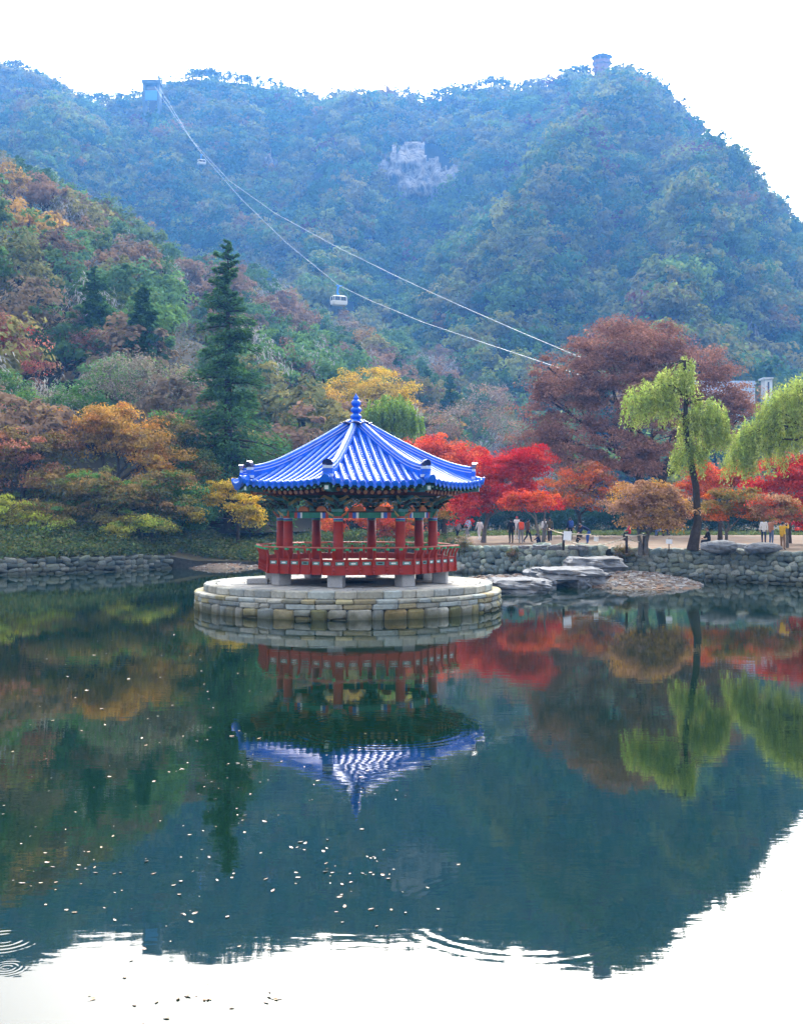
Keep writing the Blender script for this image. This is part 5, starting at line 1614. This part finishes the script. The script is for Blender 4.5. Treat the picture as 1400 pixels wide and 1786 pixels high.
def gondola(label, u, v, sc):
    D = on_line(u, SB, LBw)
    top = PX(u, v, D)
    root = empty('cable_car', top, R(25))
    tag(root, label, 'cable car')
    root.scale = (sc, sc, sc)
    blue = M['bluecar']; wht = M['white']
    mb = MB(); mb.box((0, 0, 0.15), (1.6, 0.3, 0.3)); mb.tube([(-0.6, -0.2, 0.1), (-0.6, 0.2, 0.1)], 0.22, 10); mb.tube([(0.6, -0.2, 0.1), (0.6, 0.2, 0.1)], 0.22, 10)
    mb.build('carriage', blue, root)
    mb = MB(); mb.tube([(0, 0, 0.1), (-0.35, 0, -0.8), (-0.4, 0, -1.8), (0, 0, -2.5)], [0.3, 0.3, 0.28, 0.32], 8); mb.build('hanger', blue, root, True)
    # cabin: rounded tub, window band with posts, roof
    def oct_(hx, hy, c): return [(-hx + c, -hy), (hx - c, -hy), (hx, -hy + c), (hx, hy - c), (hx - c, hy), (-hx + c, hy), (-hx, hy - c), (-hx, -hy + c)]
    def tier(prof_, nm, mat):
        mb = MB(); n_ = 8; v = []
        for hx, hy, z in prof_: v += [(x, y, z) for x, y in oct_(hx, hy, 0.35)]
        f = [(i * n_ + q, i * n_ + (q + 1) % n_, (i + 1) * n_ + (q + 1) % n_, (i + 1) * n_ + q) for i in range(len(prof_) - 1) for q in range(n_)]
        f += [tuple(range(n_))[::-1], tuple((len(prof_) - 1) * n_ + q for q in range(n_))]
        mb.add(v, f); return mb.build(nm, mat, root)
    tier([(1.75, 0.95, -5.15), (2.05, 1.15, -4.9), (2.15, 1.22, -4.2), (2.1, 1.2, -4.0)], 'tub', wht)
    g = tier([(2.02, 1.13, -3.99), (1.95, 1.08, -2.95)], 'window_band', M['glass'])
    tier([(2.0, 1.12, -2.94), (2.0, 1.12, -2.8), (1.6, 0.85, -2.6)], 'roof', wht)
    for x, y in oct_(2.06, 1.16, 0.35) + [(0, -1.15), (0, 1.15)]:
        mb = MB(); mb.tube([(x, y, -4.0), (x * 0.97, y * 0.97, -2.94)], 0.07, 5); mb.build('post', wht, g)
    return root
M['bluecar'] = paint('blue_car_paint', (0.05, 0.28, 0.75), 0.4, 0.1, 3)
gondola('white gondola with blue hanger, the nearer one above the hillside', 591, 499, 1.0)
gondola('small white gondola far up near the mountain station', 352, 270, 0.85)

# mountain station on the left ridge
q = PX(266, 150, 701)
root = empty('cable_station', (q.x, q.y, float(mount_z(np.array(266.), np.array(701.))) - 0.5))
tag(root, 'blue grey cable station on the left part of the ridge', 'cable station')
zb = q.z - root.location.z
M['station'] = paint('station_wall', (0.10, 0.15, 0.2), 0.7, 0.15, 0.5)
mb = MB()
for x in (-4.4, 4.4): mb.box((x, 0, zb / 2 - 2), (1.5, 7, zb + 6))
mb.build('side_wall', M['station'], root)
mb = MB(); mb.box((0, 0, zb + 1.6), (11.5, 8, 2.2)); mb.build('roof', M['station'], root)
mb = MB(); mb.box((0, 1.5, zb - 3), (7.2, 4, 9)); mb.build('back_wall', M['glass'], root)
mb = MB(); mb.box((0, -3.4, zb - 7), (7.2, 0.8, 6)); mb.build('blue_front', M['bluecar'], root)

# lookout pavilion on the summit
q = PX(1047, 128, 718)
root = empty('lookout_pavilion', (q.x, 714, 276.5))
root.scale = (1.05, 1.05, 0.92)
tag(root, 'tiny lookout pavilion on top of the mountain summit', 'pavilion')
M['lookout'] = paint('weathered_timber', (0.30, 0.16, 0.12), 0.7, 0.2, 0.5)
M['lookout_roof'] = paint('grey_roof_tile', (0.12, 0.13, 0.15), 0.6, 0.2, 0.5)
mb = MB(); mb.lathe([(4.9, -6), (4.8, 5.0), (5.7, 5.2), (5.8, 7.3), (5.5, 7.35)], 8); mb.build('base', M['lookout'], root)
for i in range(8):
    an = R(45 * i + 22.5)
    mb = MB(); mb.tube([(4.1 * math.cos(an), 4.1 * math.sin(an), 6.6), (4.1 * math.cos(an), 4.1 * math.sin(an), 10.0)], 0.24, 8); mb.build('column', M['lookout'], root)
mb = MB(); mb.lathe([(5.6, 9.7), (6.7, 10.2), (4.6, 11.3), (2.6, 12.6), (0.5, 14.0), (0.3, 15.2), (0.05, 15.8)], 8); mb.build('roof', M['lookout_roof'], root)

# white buildings on the slope behind the willows
D = 262.0
def bz(px): return float(mount_z(np.array(float(px)), np.array(D)))
root = empty('hillside_building', PX(1255, 0, D).xy.to_3d() + Vector((0, 0, bz(1255) - 2)))
tag(root, 'white building with pale blue roof behind the great maroon tree', 'building')
o3 = root.location
def bbox(nm, px0, px1, py0, py1, dep, mat, dy=0.0, par=None):
    a, b = PX(px0, py0, D + dy), PX(px1, py1, D + dy)
    mb = MB(); mb.box(((a.x + b.x) / 2 - o3.x, dep / 2 + dy, (a.z + b.z) / 2 - o3.z), (b.x - a.x, dep, abs(a.z - b.z)))
    return mb.build(nm, mat, par or root)
wl = bbox('wall', 1188, 1312, 684, 850, 9, M['concrete'])
bbox('roof', 1184, 1316, 664, 684, 10.5, M['roof_metal'], -0.7)
for i in range(9): 
    bbox('window', 1194 + i * 13, 1203 + i * 13, 692, 706, 0.3, M['glass'], -0.16)
for i in range(20): bbox('roof_rib', 1186 + i * 6.5, 1187.4 + i * 6.5, 665, 683.5, 0.3, M['white'], -0.86)
root = empty('tower_building', PX(1309, 0, D).xy.to_3d() + Vector((0, 0, bz(1309) - 2)))
tag(root, 'narrow white tower right of the great maroon tree', 'building')
o3 = root.location
bbox('wall', 1302, 1316, 670, 850, 3, M['white'], 3); bbox('blue_panel', 1305, 1309, 674, 700, 0.3, M['bluep'], 2.8); bbox('roof', 1300, 1318, 667, 670, 4, M['concrete'], 2.5)
root = empty('tower_building', PX(1339, 0, D).xy.to_3d() + Vector((0, 0, bz(1339) - 2)))
tag(root, 'narrow white and grey tower beside the right willow', 'building')
o3 = root.location
bbox('wall', 1333, 1346, 661, 850, 3, M['white'], 6); bbox('grey_panel', 1338, 1341, 666, 690, 0.3, M['glass'], 5.8); bbox('roof', 1331, 1348, 658, 661, 4, M['concrete'], 5.5)

# ---------------------------------------------------------------- people
def cloth(name, c): 
    k_ = 'cloth_' + name
    if k_ not in M: M[k_] = paint(k_, c, 0.85, 0.18, 14)
    return M[k_]
CL = {'black': (0.012, 0.012, 0.016), 'navy': (0.015, 0.022, 0.07), 'grey': (0.22, 0.23, 0.25), 'white': (0.72, 0.74, 0.78), 'red': (0.5, 0.02, 0.03), 'olive': (0.12, 0.11, 0.06),
      'brown': (0.13, 0.07, 0.05), 'tan': (0.42, 0.2, 0.13), 'yellow': (0.62, 0.36, 0.03), 'jeans': (0.10, 0.16, 0.30), 'pale': (0.5, 0.48, 0.45), 'lightblue': (0.35, 0.5, 0.72), 'blue': (0.04, 0.09, 0.32), 'khaki': (0.2, 0.12, 0.07), 'orange': (0.75, 0.1, 0.04)}
SKIN = paint('skin', (0.42, 0.24, 0.17), 0.6, 0.1, 8)
HAIR = paint('hair', (0.012, 0.010, 0.009), 0.5, 0.2, 20)
SHOE = paint('shoe', (0.06, 0.055, 0.05), 0.6, 0.2, 8)
POSES = {
    'stand': {},
    'walk': {'kneeR': (0.1, 0.16, 0.5), 'ankR': (0.1, 0.26, 0.09), 'toeR': (0.1, 0.41, 0.08), 'kneeL': (-0.1, 0.0, 0.5), 'ankL': (-0.1, -0.30, 0.14), 'toeL': (-0.1, -0.18, 0.03),
             'elbR': (0.24, -0.1, 1.14), 'wriR': (0.24, -0.06, 0.88), 'elbL': (-0.24, 0.06, 1.14), 'wriL': (-0.22, 0.22, 0.93)},
    'sit': {'pel': (0, 0, 0.5), 'sp': (0, 0.03, 0.72), 'che': (0, 0.06, 0.94), 'nec': (0, 0.09, 1.09), 'hea': (0, 0.13, 1.22), 'shoR': (0.18, 0.07, 1.02), 'shoL': (-0.18, 0.07, 1.02),
            'elbR': (0.23, 0.16, 0.76), 'wriR': (0.12, 0.38, 0.68), 'elbL': (-0.23, 0.16, 0.76), 'wriL': (-0.10, 0.38, 0.68), 'hipR': (0.09, 0.02, 0.5), 'hipL': (-0.09, 0.02, 0.5),
            'kneeR': (0.11, 0.44, 0.52), 'kneeL': (-0.11, 0.44, 0.5), 'ankR': (0.1, 0.42, 0.09), 'ankL': (-0.1, 0.50, 0.09), 'toeR': (0.1, 0.58, 0.04), 'toeL': (-0.1, 0.66, 0.04)},
    'bend': {'pel': (0, -0.12, 0.88), 'sp': (0, 0.03, 1.0), 'che': (0, 0.24, 1.13), 'nec': (0, 0.36, 1.19), 'hea': (0, 0.48, 1.23), 'shoR': (0.18, 0.30, 1.13), 'shoL': (-0.18, 0.30, 1.13),
             'elbR': (0.2, 0.42, 0.9), 'wriR': (0.12, 0.58, 0.76), 'elbL': (-0.2, 0.42, 0.9), 'wriL': (-0.12, 0.58, 0.76), 'hipR': (0.09, -0.12, 0.86), 'hipL': (-0.09, -0.12, 0.86), 'kneeR': (0.1, 0.04, 0.48), 'kneeL': (-0.1, -0.02, 0.48)},
    'photo': {'elbR': (0.27, 0.2, 1.30), 'wriR': (0.10, 0.40, 1.52), 'elbL': (-0.27, 0.2, 1.30), 'wriL': (-0.10, 0.40, 1.52)},
    'crouch': {'pel': (0, -0.16, 0.30), 'sp': (0, -0.08, 0.48), 'che': (0, 0.05, 0.68), 'nec': (0, 0.14, 0.82), 'hea': (0, 0.22, 0.93), 'shoR': (0.17, 0.08, 0.75), 'shoL': (-0.17, 0.08, 0.75),
               'elbR': (0.2, 0.3, 0.58), 'wriR': (0.1, 0.46, 0.46), 'elbL': (-0.2, 0.3, 0.58), 'wriL': (-0.1, 0.46, 0.46), 'hipR': (0.1, -0.14, 0.30), 'hipL': (-0.1, -0.14, 0.30), 'kneeR': (0.13, 0.24, 0.5), 'kneeL': (-0.13, 0.24, 0.5),
               'ankR': (0.12, 0.02, 0.09), 'ankL': (-0.12, 0.02, 0.09), 'toeR': (0.12, 0.2, 0.03), 'toeL': (-0.12, 0.2, 0.03)},
}
J0 = {'pel': (0, 0, 0.94), 'sp': (0, 0.0, 1.13), 'che': (0, 0.0, 1.32), 'nec': (0, 0.01, 1.46), 'hea': (0, 0.03, 1.58), 'shoR': (0.18, 0, 1.40), 'shoL': (-0.18, 0, 1.40), 'elbR': (0.235, -0.02, 1.13), 'elbL': (-0.235, -0.02, 1.13),
      'wriR': (0.235, 0.06, 0.89), 'wriL': (-0.235, 0.06, 0.89), 'hipR': (0.09, 0, 0.9), 'hipL': (-0.09, 0, 0.9), 'kneeR': (0.1, 0.02, 0.5), 'kneeL': (-0.1, 0.02, 0.5), 'ankR': (0.1, 0, 0.09), 'ankL': (-0.1, 0, 0.09),
      'toeR': (0.11, 0.16, 0.035), 'toeL': (-0.11, 0.16, 0.035)}
BONES = [('pel', 'sp', 't'), ('sp', 'che', 't'), ('che', 'nec', 't'), ('che', 'shoR', 't'), ('che', 'shoL', 't'), ('shoR', 'elbR', 'a'), ('shoL', 'elbL', 'a'), ('elbR', 'wriR', 'a'), ('elbL', 'wriL', 'a'),
         ('pel', 'hipR', 'l'), ('pel', 'hipL', 'l'), ('hipR', 'kneeR', 'l'), ('hipL', 'kneeL', 'l'), ('kneeR', 'ankR', 'l'), ('kneeL', 'ankL', 'l'), ('ankR', 'toeR', 'f'), ('ankL', 'toeL', 'f')]
RAD = {'pel': (0.16, 0.12), 'sp': (0.15, 0.115), 'che': (0.17, 0.12), 'nec': (0.06, 0.06), 'shoR': (0.075, 0.075), 'shoL': (0.075, 0.075), 'elbR': (0.055, 0.055), 'elbL': (0.055, 0.055), 'wriR': (0.036, 0.036), 'wriL': (0.036, 0.036),
       'hipR': (0.10, 0.10), 'hipL': (0.10, 0.10), 'kneeR': (0.068, 0.068), 'kneeL': (0.068, 0.068), 'ankR': (0.048, 0.048), 'ankL': (0.048, 0.048), 'toeR': (0.038, 0.032), 'toeL': (0.038, 0.032)}
def person(label, px, D, h, face, pose, top, legs, z=None, shoe=None, hat=None, child=False):
    J = dict(J0); J.update(POSES[pose])
    names = [k_ for k_ in J if k_ != 'hea']
    me = bpy.data.meshes.new('person_skin')
    me.from_pydata([J[k_] for k_ in names], [(names.index(a), names.index(b)) for a, b, _ in BONES], [])
    tmp = bpy.data.objects.new('tmp_person', me); COL.objects.link(tmp)
    tmp.modifiers.new('skin', 'SKIN').use_smooth_shade = True
    sk = me.skin_vertices[0].data if me.skin_vertices else None
    if sk is None:
        bm = bmesh.new(); bm.from_mesh(me); bm.verts.layers.skin.verify(); bm.to_mesh(me); bm.free()
        sk = me.skin_vertices[0].data
    for i, k_ in enumerate(names):
        sk[i].radius = RAD[k_]; sk[i].use_root = (k_ == 'pel')
    ss = tmp.modifiers.new('sub', 'SUBSURF'); ss.levels = 1; ss.render_levels = 1
    dg = bpy.context.evaluated_depsgraph_get()
    ev = bpy.data.meshes.new_from_object(tmp.evaluated_get(dg))
    bpy.data.objects.remove(tmp)
    bm = bmesh.new(); bm.from_mesh(ev); bpy.data.meshes.remove(ev)
    V3 = {k_: Vector(v) for k_, v in J.items()}
    def seg_d(p, a, b):
        ab = b - a; t = max(0, min(1, (p - a).dot(ab) / max(ab.length_squared, 1e-9)))
        return (p - a - ab * t).length
    for f in bm.faces:
        c = f.calc_center_median()
        best = min(BONES, key=lambda b_q: seg_d(c, V3[b_q[0]], V3[b_q[1]]) - (0.05 if b_q[2] == 't' else 0))
        mi = {'t': 0, 'a': 0, 'l': 1, 'f': 3}[best[2]]
        if best[1] in ('wriR', 'wriL') and (c - V3[best[1]]).length < 0.05: mi = 2
        if best[1] == 'nec' and c.z > V3['nec'].z - 0.01 and pose != 'bend': mi = 2
        if mi == 1 and best[0] == 'pel': mi = 0
        f.material_index = mi; f.smooth = True
    # head with nose, ears and hair, joined to the neck
    hc = V3['hea']; up = (V3['hea'] - V3['nec']).normalized()
    fw = Vector((0, 1, 0)); fw = (fw - up * fw.dot(up)).normalized(); sd = fw.cross(up)
    ks = 1.22 if child else 1.0
    def blob(center, rx, ry, rz, mi, us=12, vs2=9):
        r_ = bmesh.ops.create_uvsphere(bm, u_segments=us, v_segments=vs2, radius=1.0)
        for v in r_['verts']:
            p = v.co
            v.co = center + sd * p.x * rx + fw * p.y * ry + up * p.z * rz
        for f in {f for v in r_['verts'] for f in v.link_faces}: f.material_index = mi; f.smooth = True
    blob(hc, 0.078 * ks, 0.095 * ks, 0.115 * ks, 2)
    blob(hc + fw * 0.095 * ks - up * 0.015, 0.014, 0.02, 0.026, 2, 6, 5)
    for s_ in (-1, 1):
        blob(hc + sd * 0.08 * s_ * ks - up * 0.01, 0.012, 0.022, 0.032, 2, 6, 5)
        blob(hc + sd * 0.032 * s_ * ks + fw * 0.086 * ks + up * 0.012, 0.012, 0.008, 0.007, 4, 6, 4)
    blob(hc + fw * 0.086 * ks - up * 0.05, 0.024, 0.010, 0.007, 5, 6, 4)
    blob(hc - fw * 0.018 + up * 0.022, 0.088 * ks, 0.098 * ks, 0.108 * ks, 4 if not hat else 6)
    if hat: blob(hc + fw * 0.08 * ks + up * 0.05, 0.07, 0.07, 0.012, 6, 8, 4)
    # palms and five fingers
    for sfx in 'RL':
        w_ = V3['wri' + sfx]; dr = (w_ - V3['elb' + sfx]).normalized()
        sx = Vector((0, 0, 1)).cross(dr); sx = sx.normalized() if sx.length > 0.1 else Vector((0, 1, 0))
        inn_ = dr.cross(sx)
        mb = MB()
        mb.tube([w_ - dr * 0.01, w_ + dr * 0.03, w_ + dr * 0.085], [0.028, 0.036, 0.034], 8)
        for i_, (o_, l_) in enumerate(((-0.027, 0.065), (-0.009, 0.075), (0.009, 0.07), (0.027, 0.055))):
            b0 = w_ + dr * 0.08 + sx * o_
            mb.tube([b0, b0 + dr * l_ * 0.55 + inn_ * 0.008, b0 + dr * l_ * 0.9 + inn_ * 0.03], [0.0095, 0.009, 0.007], 5)
        b0 = w_ + dr * 0.03 - sx * 0.03
        mb.tube([b0, b0 + dr * 0.03 - sx * 0.025, b0 + dr * 0.06 - sx * 0.03 + inn_ * 0.01], [0.012, 0.011, 0.008], 5)
        vv = [bm.verts.new(p) for p in mb.v]
        for f in mb.f:
            nf = bm.faces.new([vv[i_] for i_ in f]); nf.material_index = 2; nf.smooth = True
    s_ = h / 1.70
    out = bpy.data.meshes.new('person'); 
    bmesh.ops.scale(bm, vec=(s_, s_, s_), verts=bm.verts)
    bm.to_mesh(out); bm.free()
    for m_ in (cloth(top, CL[top]), cloth(legs, CL[legs]), SKIN, cloth(shoe, CL[shoe]) if shoe else SHOE, HAIR, cloth('lip', (0.3, 0.1, 0.08)), cloth(hat, CL[hat]) if hat else HAIR): out.materials.append(m_)
    o = mobj('person', out, None, ((px - CX) / FPX * D, D, (gz(px, D) if z is None else z)), (0, 0, R(face)))
    tag(o, label, 'person')
    return o
def dof(py): return FPX * 2.3 / (py - HY)
AWAY, LEFT, RIGHT, TOWARD = 0, 90, -90, 180
person('person in red jacket and pale shoes walking beside the pavilion railing', 763, dof(944), 1.25, 60, 'walk', 'red', 'grey', shoe='white', child=True)
person('person in black standing behind the child in red near the pavilion', 773, dof(934), 1.7, 20, 'stand', 'black', 'black')
person('person in grey top and black trousers walking left of the child', 798, dof(940), 1.55, 30, 'walk', 'grey', 'black')
person('person in pale blue jacket walking behind the grey child', 816, dof(936), 1.72, 40, 'walk', 'lightblue', 'pale')
person('child in grey jacket and pale trousers walking on the path', 814, dof(946), 1.2, 60, 'walk', 'grey', 'pale', shoe='white', child=True)
person('person in white jacket and white trousers left of the red maple trunk', 836, dof(943), 1.65, 30, 'walk', 'white', 'white', shoe='white')
person('person all in black, left of the standing group on the path', 891, dof(948), 1.72, 10, 'stand', 'black', 'black')
person('person in white with a red cap at the back of the standing group', 901, dof(941), 1.78, 170, 'stand', 'white', 'pale', hat='red', shoe='white')
g_p = person('person in grey wearing an orange backpack, seen from behind', 908, dof(948), 1.72, 5, 'stand', 'grey', 'grey', shoe='white')
person('person in brown jacket and dark trousers walking right of the orange backpack', 920, dof(947), 1.68, -60, 'walk', 'brown', 'black')
person('child in navy crouching at the foot of the grey leaning trunk', 939, dof(951), 1.15, 80, 'crouch', 'navy', 'navy', child=True)
person('person in white top behind the grey leaning trunk', 949, dof(942), 1.65, 200, 'stand', 'white', 'jeans')
person('person in olive jacket and dark trousers standing by the leaning trunk', 958, dof(944), 1.74, -20, 'stand', 'olive', 'navy')
b_p = person('person in navy wearing a blue backpack behind the white notice', 994, dof(943), 1.74, 8, 'stand', 'navy', 'black')
person('person in navy jacket bending forward beside the rope barrier', 1024, dof(950), 1.72, 90, 'bend', 'navy', 'blue')
person('small dark child in front of the bending person', 1006, dof(949), 0.85, -80, 'crouch', 'black', 'black', child=True)
person('person in red jacket sitting on the long bench', 1098, dof(942), 1.66, 70, 'sit', 'red', 'black')
person('person in pale blue sitting beyond the tan tree', 1150, dof(936), 1.6, 120, 'sit', 'lightblue', 'jeans')
person('person in white sitting beyond the tan tree, right of the one in blue', 1160, dof(935), 1.6, 200, 'sit', 'white', 'navy')
person('person in black sitting on the grey boulder looking left', 1236, dof(958), 1.66, 90, 'sit', 'black', 'black')
person('person in white shirt and dark trousers, left of the photographing people', 1331, dof(949), 1.72, -10, 'stand', 'white', 'navy')
person('person in tan jacket and light jeans raising a camera', 1344, dof(951), 1.76, -60, 'photo', 'tan', 'jeans', shoe='white')
person('person in yellow jacket and brown trousers taking a picture by the boulder', 1364, dof(959.5), 1.64, -50, 'photo', 'yellow', 'khaki')

def backpack(label, who, col):
    s_ = who.location
    root = empty('backpack', s_, who.rotation_euler.z)
    tag(root, label, 'backpack')
    mb = MB(); mb.add(*stone_data(0.17, 0.11, 0.26, 0.05, 0.01, random.Random(2)))
    mb.build('bag', cloth(col, CL[col]), root, True, loc=(0, -0.20, 1.24))
    mb = MB(); mb.add(*stone_data(0.12, 0.04, 0.10, 0.025, 0.004, random.Random(3))); mb.build('front_pocket', cloth(col, CL[col]), root, True, loc=(0, -0.325, 1.14))
    for x in (-0.11, 0.11):
        mb = MB(); mb.tube([(x, -0.12, 1.44), (x, 0.0, 1.50), (x, 0.12, 1.36), (x, 0.10, 1.1), (x, -0.12, 1.02)], 0.022, 6); mb.build('strap', M['cloth_black'], root)
backpack('bright orange backpack on the person in grey', g_p, 'orange')
backpack('blue backpack on the person behind the white notice', b_p, 'blue')
# long bench and camera-side details
q = at_z(1106, 943, 1.7)
root = empty('bench', (q.x, q.y, gz(1106, q.y)))
tag(root, 'low dark bench under the person in red', 'bench')
mb = MB(); mb.box((0, 0, 0.42), (1.9, 0.42, 0.07)); mb.build('seat', M['green_dark'], root)
for x in (-0.75, 0.75):
    mb = MB(); mb.box((x, 0, 0.19), (0.10, 0.36, 0.385)); mb.build('leg', M['dark_timber'], root)
for (px, py_, lab) in ((1151, 936, 'low bench under the person in pale blue'), (1161, 935, 'low bench under the person in white beyond the tan tree')):
    D = dof(py_); root = empty('bench', ((px - CX) / FPX * D, D + 0.05, gz(px, D))); tag(root, lab, 'bench')
    mb = MB(); mb.box((0, 0, 0.40), (0.7, 0.4, 0.07)); mb.build('seat', M['dark_timber'], root)
    for x in (-0.26, 0.26): mb = MB(); mb.box((x, 0, 0.18), (0.08, 0.34, 0.36)); mb.build('leg', M['dark_timber'], root)

# rope barrier along the shore with paper notices
POST = [(957, 944, 0.95, 'thin wooden barrier post by the leaning trunk'), (982, 958, 1.12, 'dark barrier post carrying the white notice'), (1092, 962, 1.10, 'dark barrier post left of the tan tree'), (1122, 958.5, 1.0, 'barrier post at the foot of the tan tree')]
tops = []
for (px, py, hh, lab) in POST:
    q = at_z(px, py, 1.72)
    root = empty('barrier_post', (q.x, q.y, gz(px, q.y) - 0.05)); tag(root, lab, 'post', 'posts of the rope barrier')
    mb = MB(); mb.lathe([(0.075, 0), (0.07, hh * 0.95), (0.05, hh)], 8); mb.build('pole', M['dark_timber'], root, True)
    mb = MB(); mb.tube([(0, 0, hh * 0.86), (0, 0, hh * 0.92)], 0.085, 8); mb.build('rope_band', M['rope'], root, True)
    tops.append(Vector((q.x, q.y, gz(px, q.y) - 0.05 + hh * 0.9)))
def rope(label, a, b, sag):
    pts = [a.lerp(b, t) - Vector((0, 0, sag * 4 * t * (1 - t))) for t in np.linspace(0, 1, 18)]
    mb = MB(); mb.tube(pts, 0.028, 6); tag(mb.build('barrier_rope', M['rope'], None, True), label, 'rope', 'ropes of the barrier')
rope('short pale rope from the leaning trunk to the notice post', tops[0] + Vector((0, 0, 0.1)), tops[1], 0.05)
rope('long sagging pale rope between the two dark posts', tops[1] - Vector((0, 0, 0.35)), tops[2] - Vector((0, 0, 0.1)), 0.42)
rope('upper pale rope from the notice post past the bending person', tops[1], PX(1030, 932, tops[1].y + 2), 0.02)
rope('pale rope from the right post to the tan tree trunk', tops[2], tops[3] + Vector((0, 0, 0.1)), 0.08)
rope('pale rope sagging from the tan tree towards the white card', tops[2] - Vector((0, 0, 0.06)), PX(1115, 945, tops[3].y), 0.1)
def card(label, px, py, D, wpx, hpx, rz, mat):
    c = PX(px, py, D)
    root = empty('notice', c, rz); tag(root, label, 'notice')
    w_, h_ = wpx / FPX * D, hpx / FPX * D
    mb = MB(); mb.box((0, 0, 0), (w_, 0.015, h_)); mb.build('sheet', mat, root, rot=(0, R(4), 0))
    mb = MB(); mb.tube([(-w_ * 0.35, 0, h_ / 2), (-w_ * 0.3, 0.01, h_ / 2 + 0.1)], 0.01, 5); mb.tube([(w_ * 0.35, 0, h_ / 2), (w_ * 0.3, 0.01, h_ / 2 + 0.1)], 0.01, 5); mb.build('string', M['rope'], root)
M['paper'] = paint('white_paper', (0.8, 0.82, 0.86), 0.5, 0.03, 3)
card('white square notice hanging on the dark barrier post', 989, 934.5, tops[1].y - 0.12, 14, 16, 0.05, M['paper'])
card('small pale notice on the rope right of the bending person', 1039, 940, tops[1].y + 1.5, 8, 8, 0, M['paper'])
card('small white notice below the tan tree', 1166, 944.5, 65.5, 11, 8, 0, M['paper'])
q = PX(1166, 949, 65.5)
mb = MB(); mb.tube([(q.x, q.y + 0.03, gz(1166, 65.5) - 0.05), (q.x, q.y + 0.03, q.z + 0.3)], 0.03, 6)
tag(mb.build('notice_stake', M['dark_timber'], None, True), 'short stake holding the small white notice', 'stake')

# ---------------------------------------------------------------- leaves afloat
def curl_leaf(seed):
    r_ = random.Random(seed)
    mb = MB(); n_ = 7
    v = []
    for i in range(n_):
        t = i / (n_ - 1)
        w_ = math.sin(t * math.pi) ** 0.8 * 0.48 + 0.02
        for s_ in (-1, 0, 1):
            v.append((t * 2 - 1, s_ * w_ * r_.uniform(0.85, 1.15), 0.05 + 0.22 * (abs(s_) * w_) + 0.14 * (2 * t - 1) ** 2 + r_.uniform(-0.03, 0.03)))
    f = [(i * 3 + j, i * 3 + j + 1, i * 3 + j + 4, i * 3 + j + 3) for i in range(n_ - 1) for j in (0, 1)]
    mb.add(v, f)
    return mb.mesh('leaf_afloat', LEAFM, True)
LEAFM = paint('dead_leaf', (0.50, 0.36, 0.24), 0.45, 0.3, 3, objcol=True)
LV = [curl_leaf(i) for i in range(6)]
random.seed(99)
spots = []
zones = [(0, 1100, 460, 1300, 62), (0, 1300, 480, 1620, 75), (330, 1270, 700, 1560, 44), (560, 1480, 700, 1620, 26), (120, 1640, 520, 1786, 16), (700, 1500, 800, 1600, 5), (20, 1440, 200, 1560, 14), (600, 1370, 720, 1400, 7)]
for (x0, y0, x1, y1, n_) in zones:
    for _ in range(n_):
        spots.append((random.uniform(x0, x1), random.uniform(y0, y1)))
clump = [(125, 1590), (330, 1592), (650, 1497), (520, 1480), (345, 1290), (300, 1345), (410, 1335), (640, 1525), (475, 1743), (360, 1742), (320, 1740), (165, 1742)]
for (x, y) in clump:
    for _ in range(4): spots.append((x + random.gauss(0, 9), y + random.gauss(0, 2.5)))
for (px, py) in spots:
    q = at_z(px, py, 0.0)
    if (q - IC).length < 6.6: continue
    sz = random.uniform(0.008, 0.026) * (1.0 + 0.6 * random.random())
    if q.y > 20: sz *= 1.5
    o = mobj('floating_leaf', random.choice(LV), None, (q.x, q.y, 0.003), (random.uniform(-0.25, 0.25), random.uniform(-0.2, 0.2), random.random() * 6.28), (sz, sz, sz))
    c = random.uniform(0.3, 1.0)
    o.color = (c, c * random.uniform(0.8, 1.0), c * random.uniform(0.7, 1.0), 1)
    zone = ('in the white sky reflection at the lower left' if py > 1640 else 'between the conifer and roof reflections' if px > 470 and py < 1420 else 'below the reflection of the finial' if px > 470
            else 'in the dark water left of the platform' if py < 1300 else 'near the left edge of the pond' if px < 160 else 'around the reflection of the tall conifer' if px > 320 else 'in the reflection of the left hillside')
    tag(o, 'small curled dead leaf floating ' + zone, 'leaf', 'dead leaves floating on the pond')

# ---------------------------------------------------------------- haze
hb = MB(); hb.box((0, 250, 158), (2600, 1900, 320))
hz_o = hb.build('haze', [])
hm = bpy.data.materials.new('haze'); hm.use_nodes = True
nt = hm.node_tree; nt.nodes.clear()
ho = nt.nodes.new('ShaderNodeOutputMaterial'); pvn = nt.nodes.new('ShaderNodeVolumePrincipled')
pvn.inputs['Density'].default_value = HAZE_DENSITY
pvn.inputs['Color'].default_value = HAZE_COLOR
pvn.inputs['Anisotropy'].default_value = 0.3
nt.links.new(pvn.outputs[0], ho.inputs['Volume'])
hz_o.data.materials.append(hm)
tag(hz_o, 'blue autumn haze filling the valley', kind='stuff')
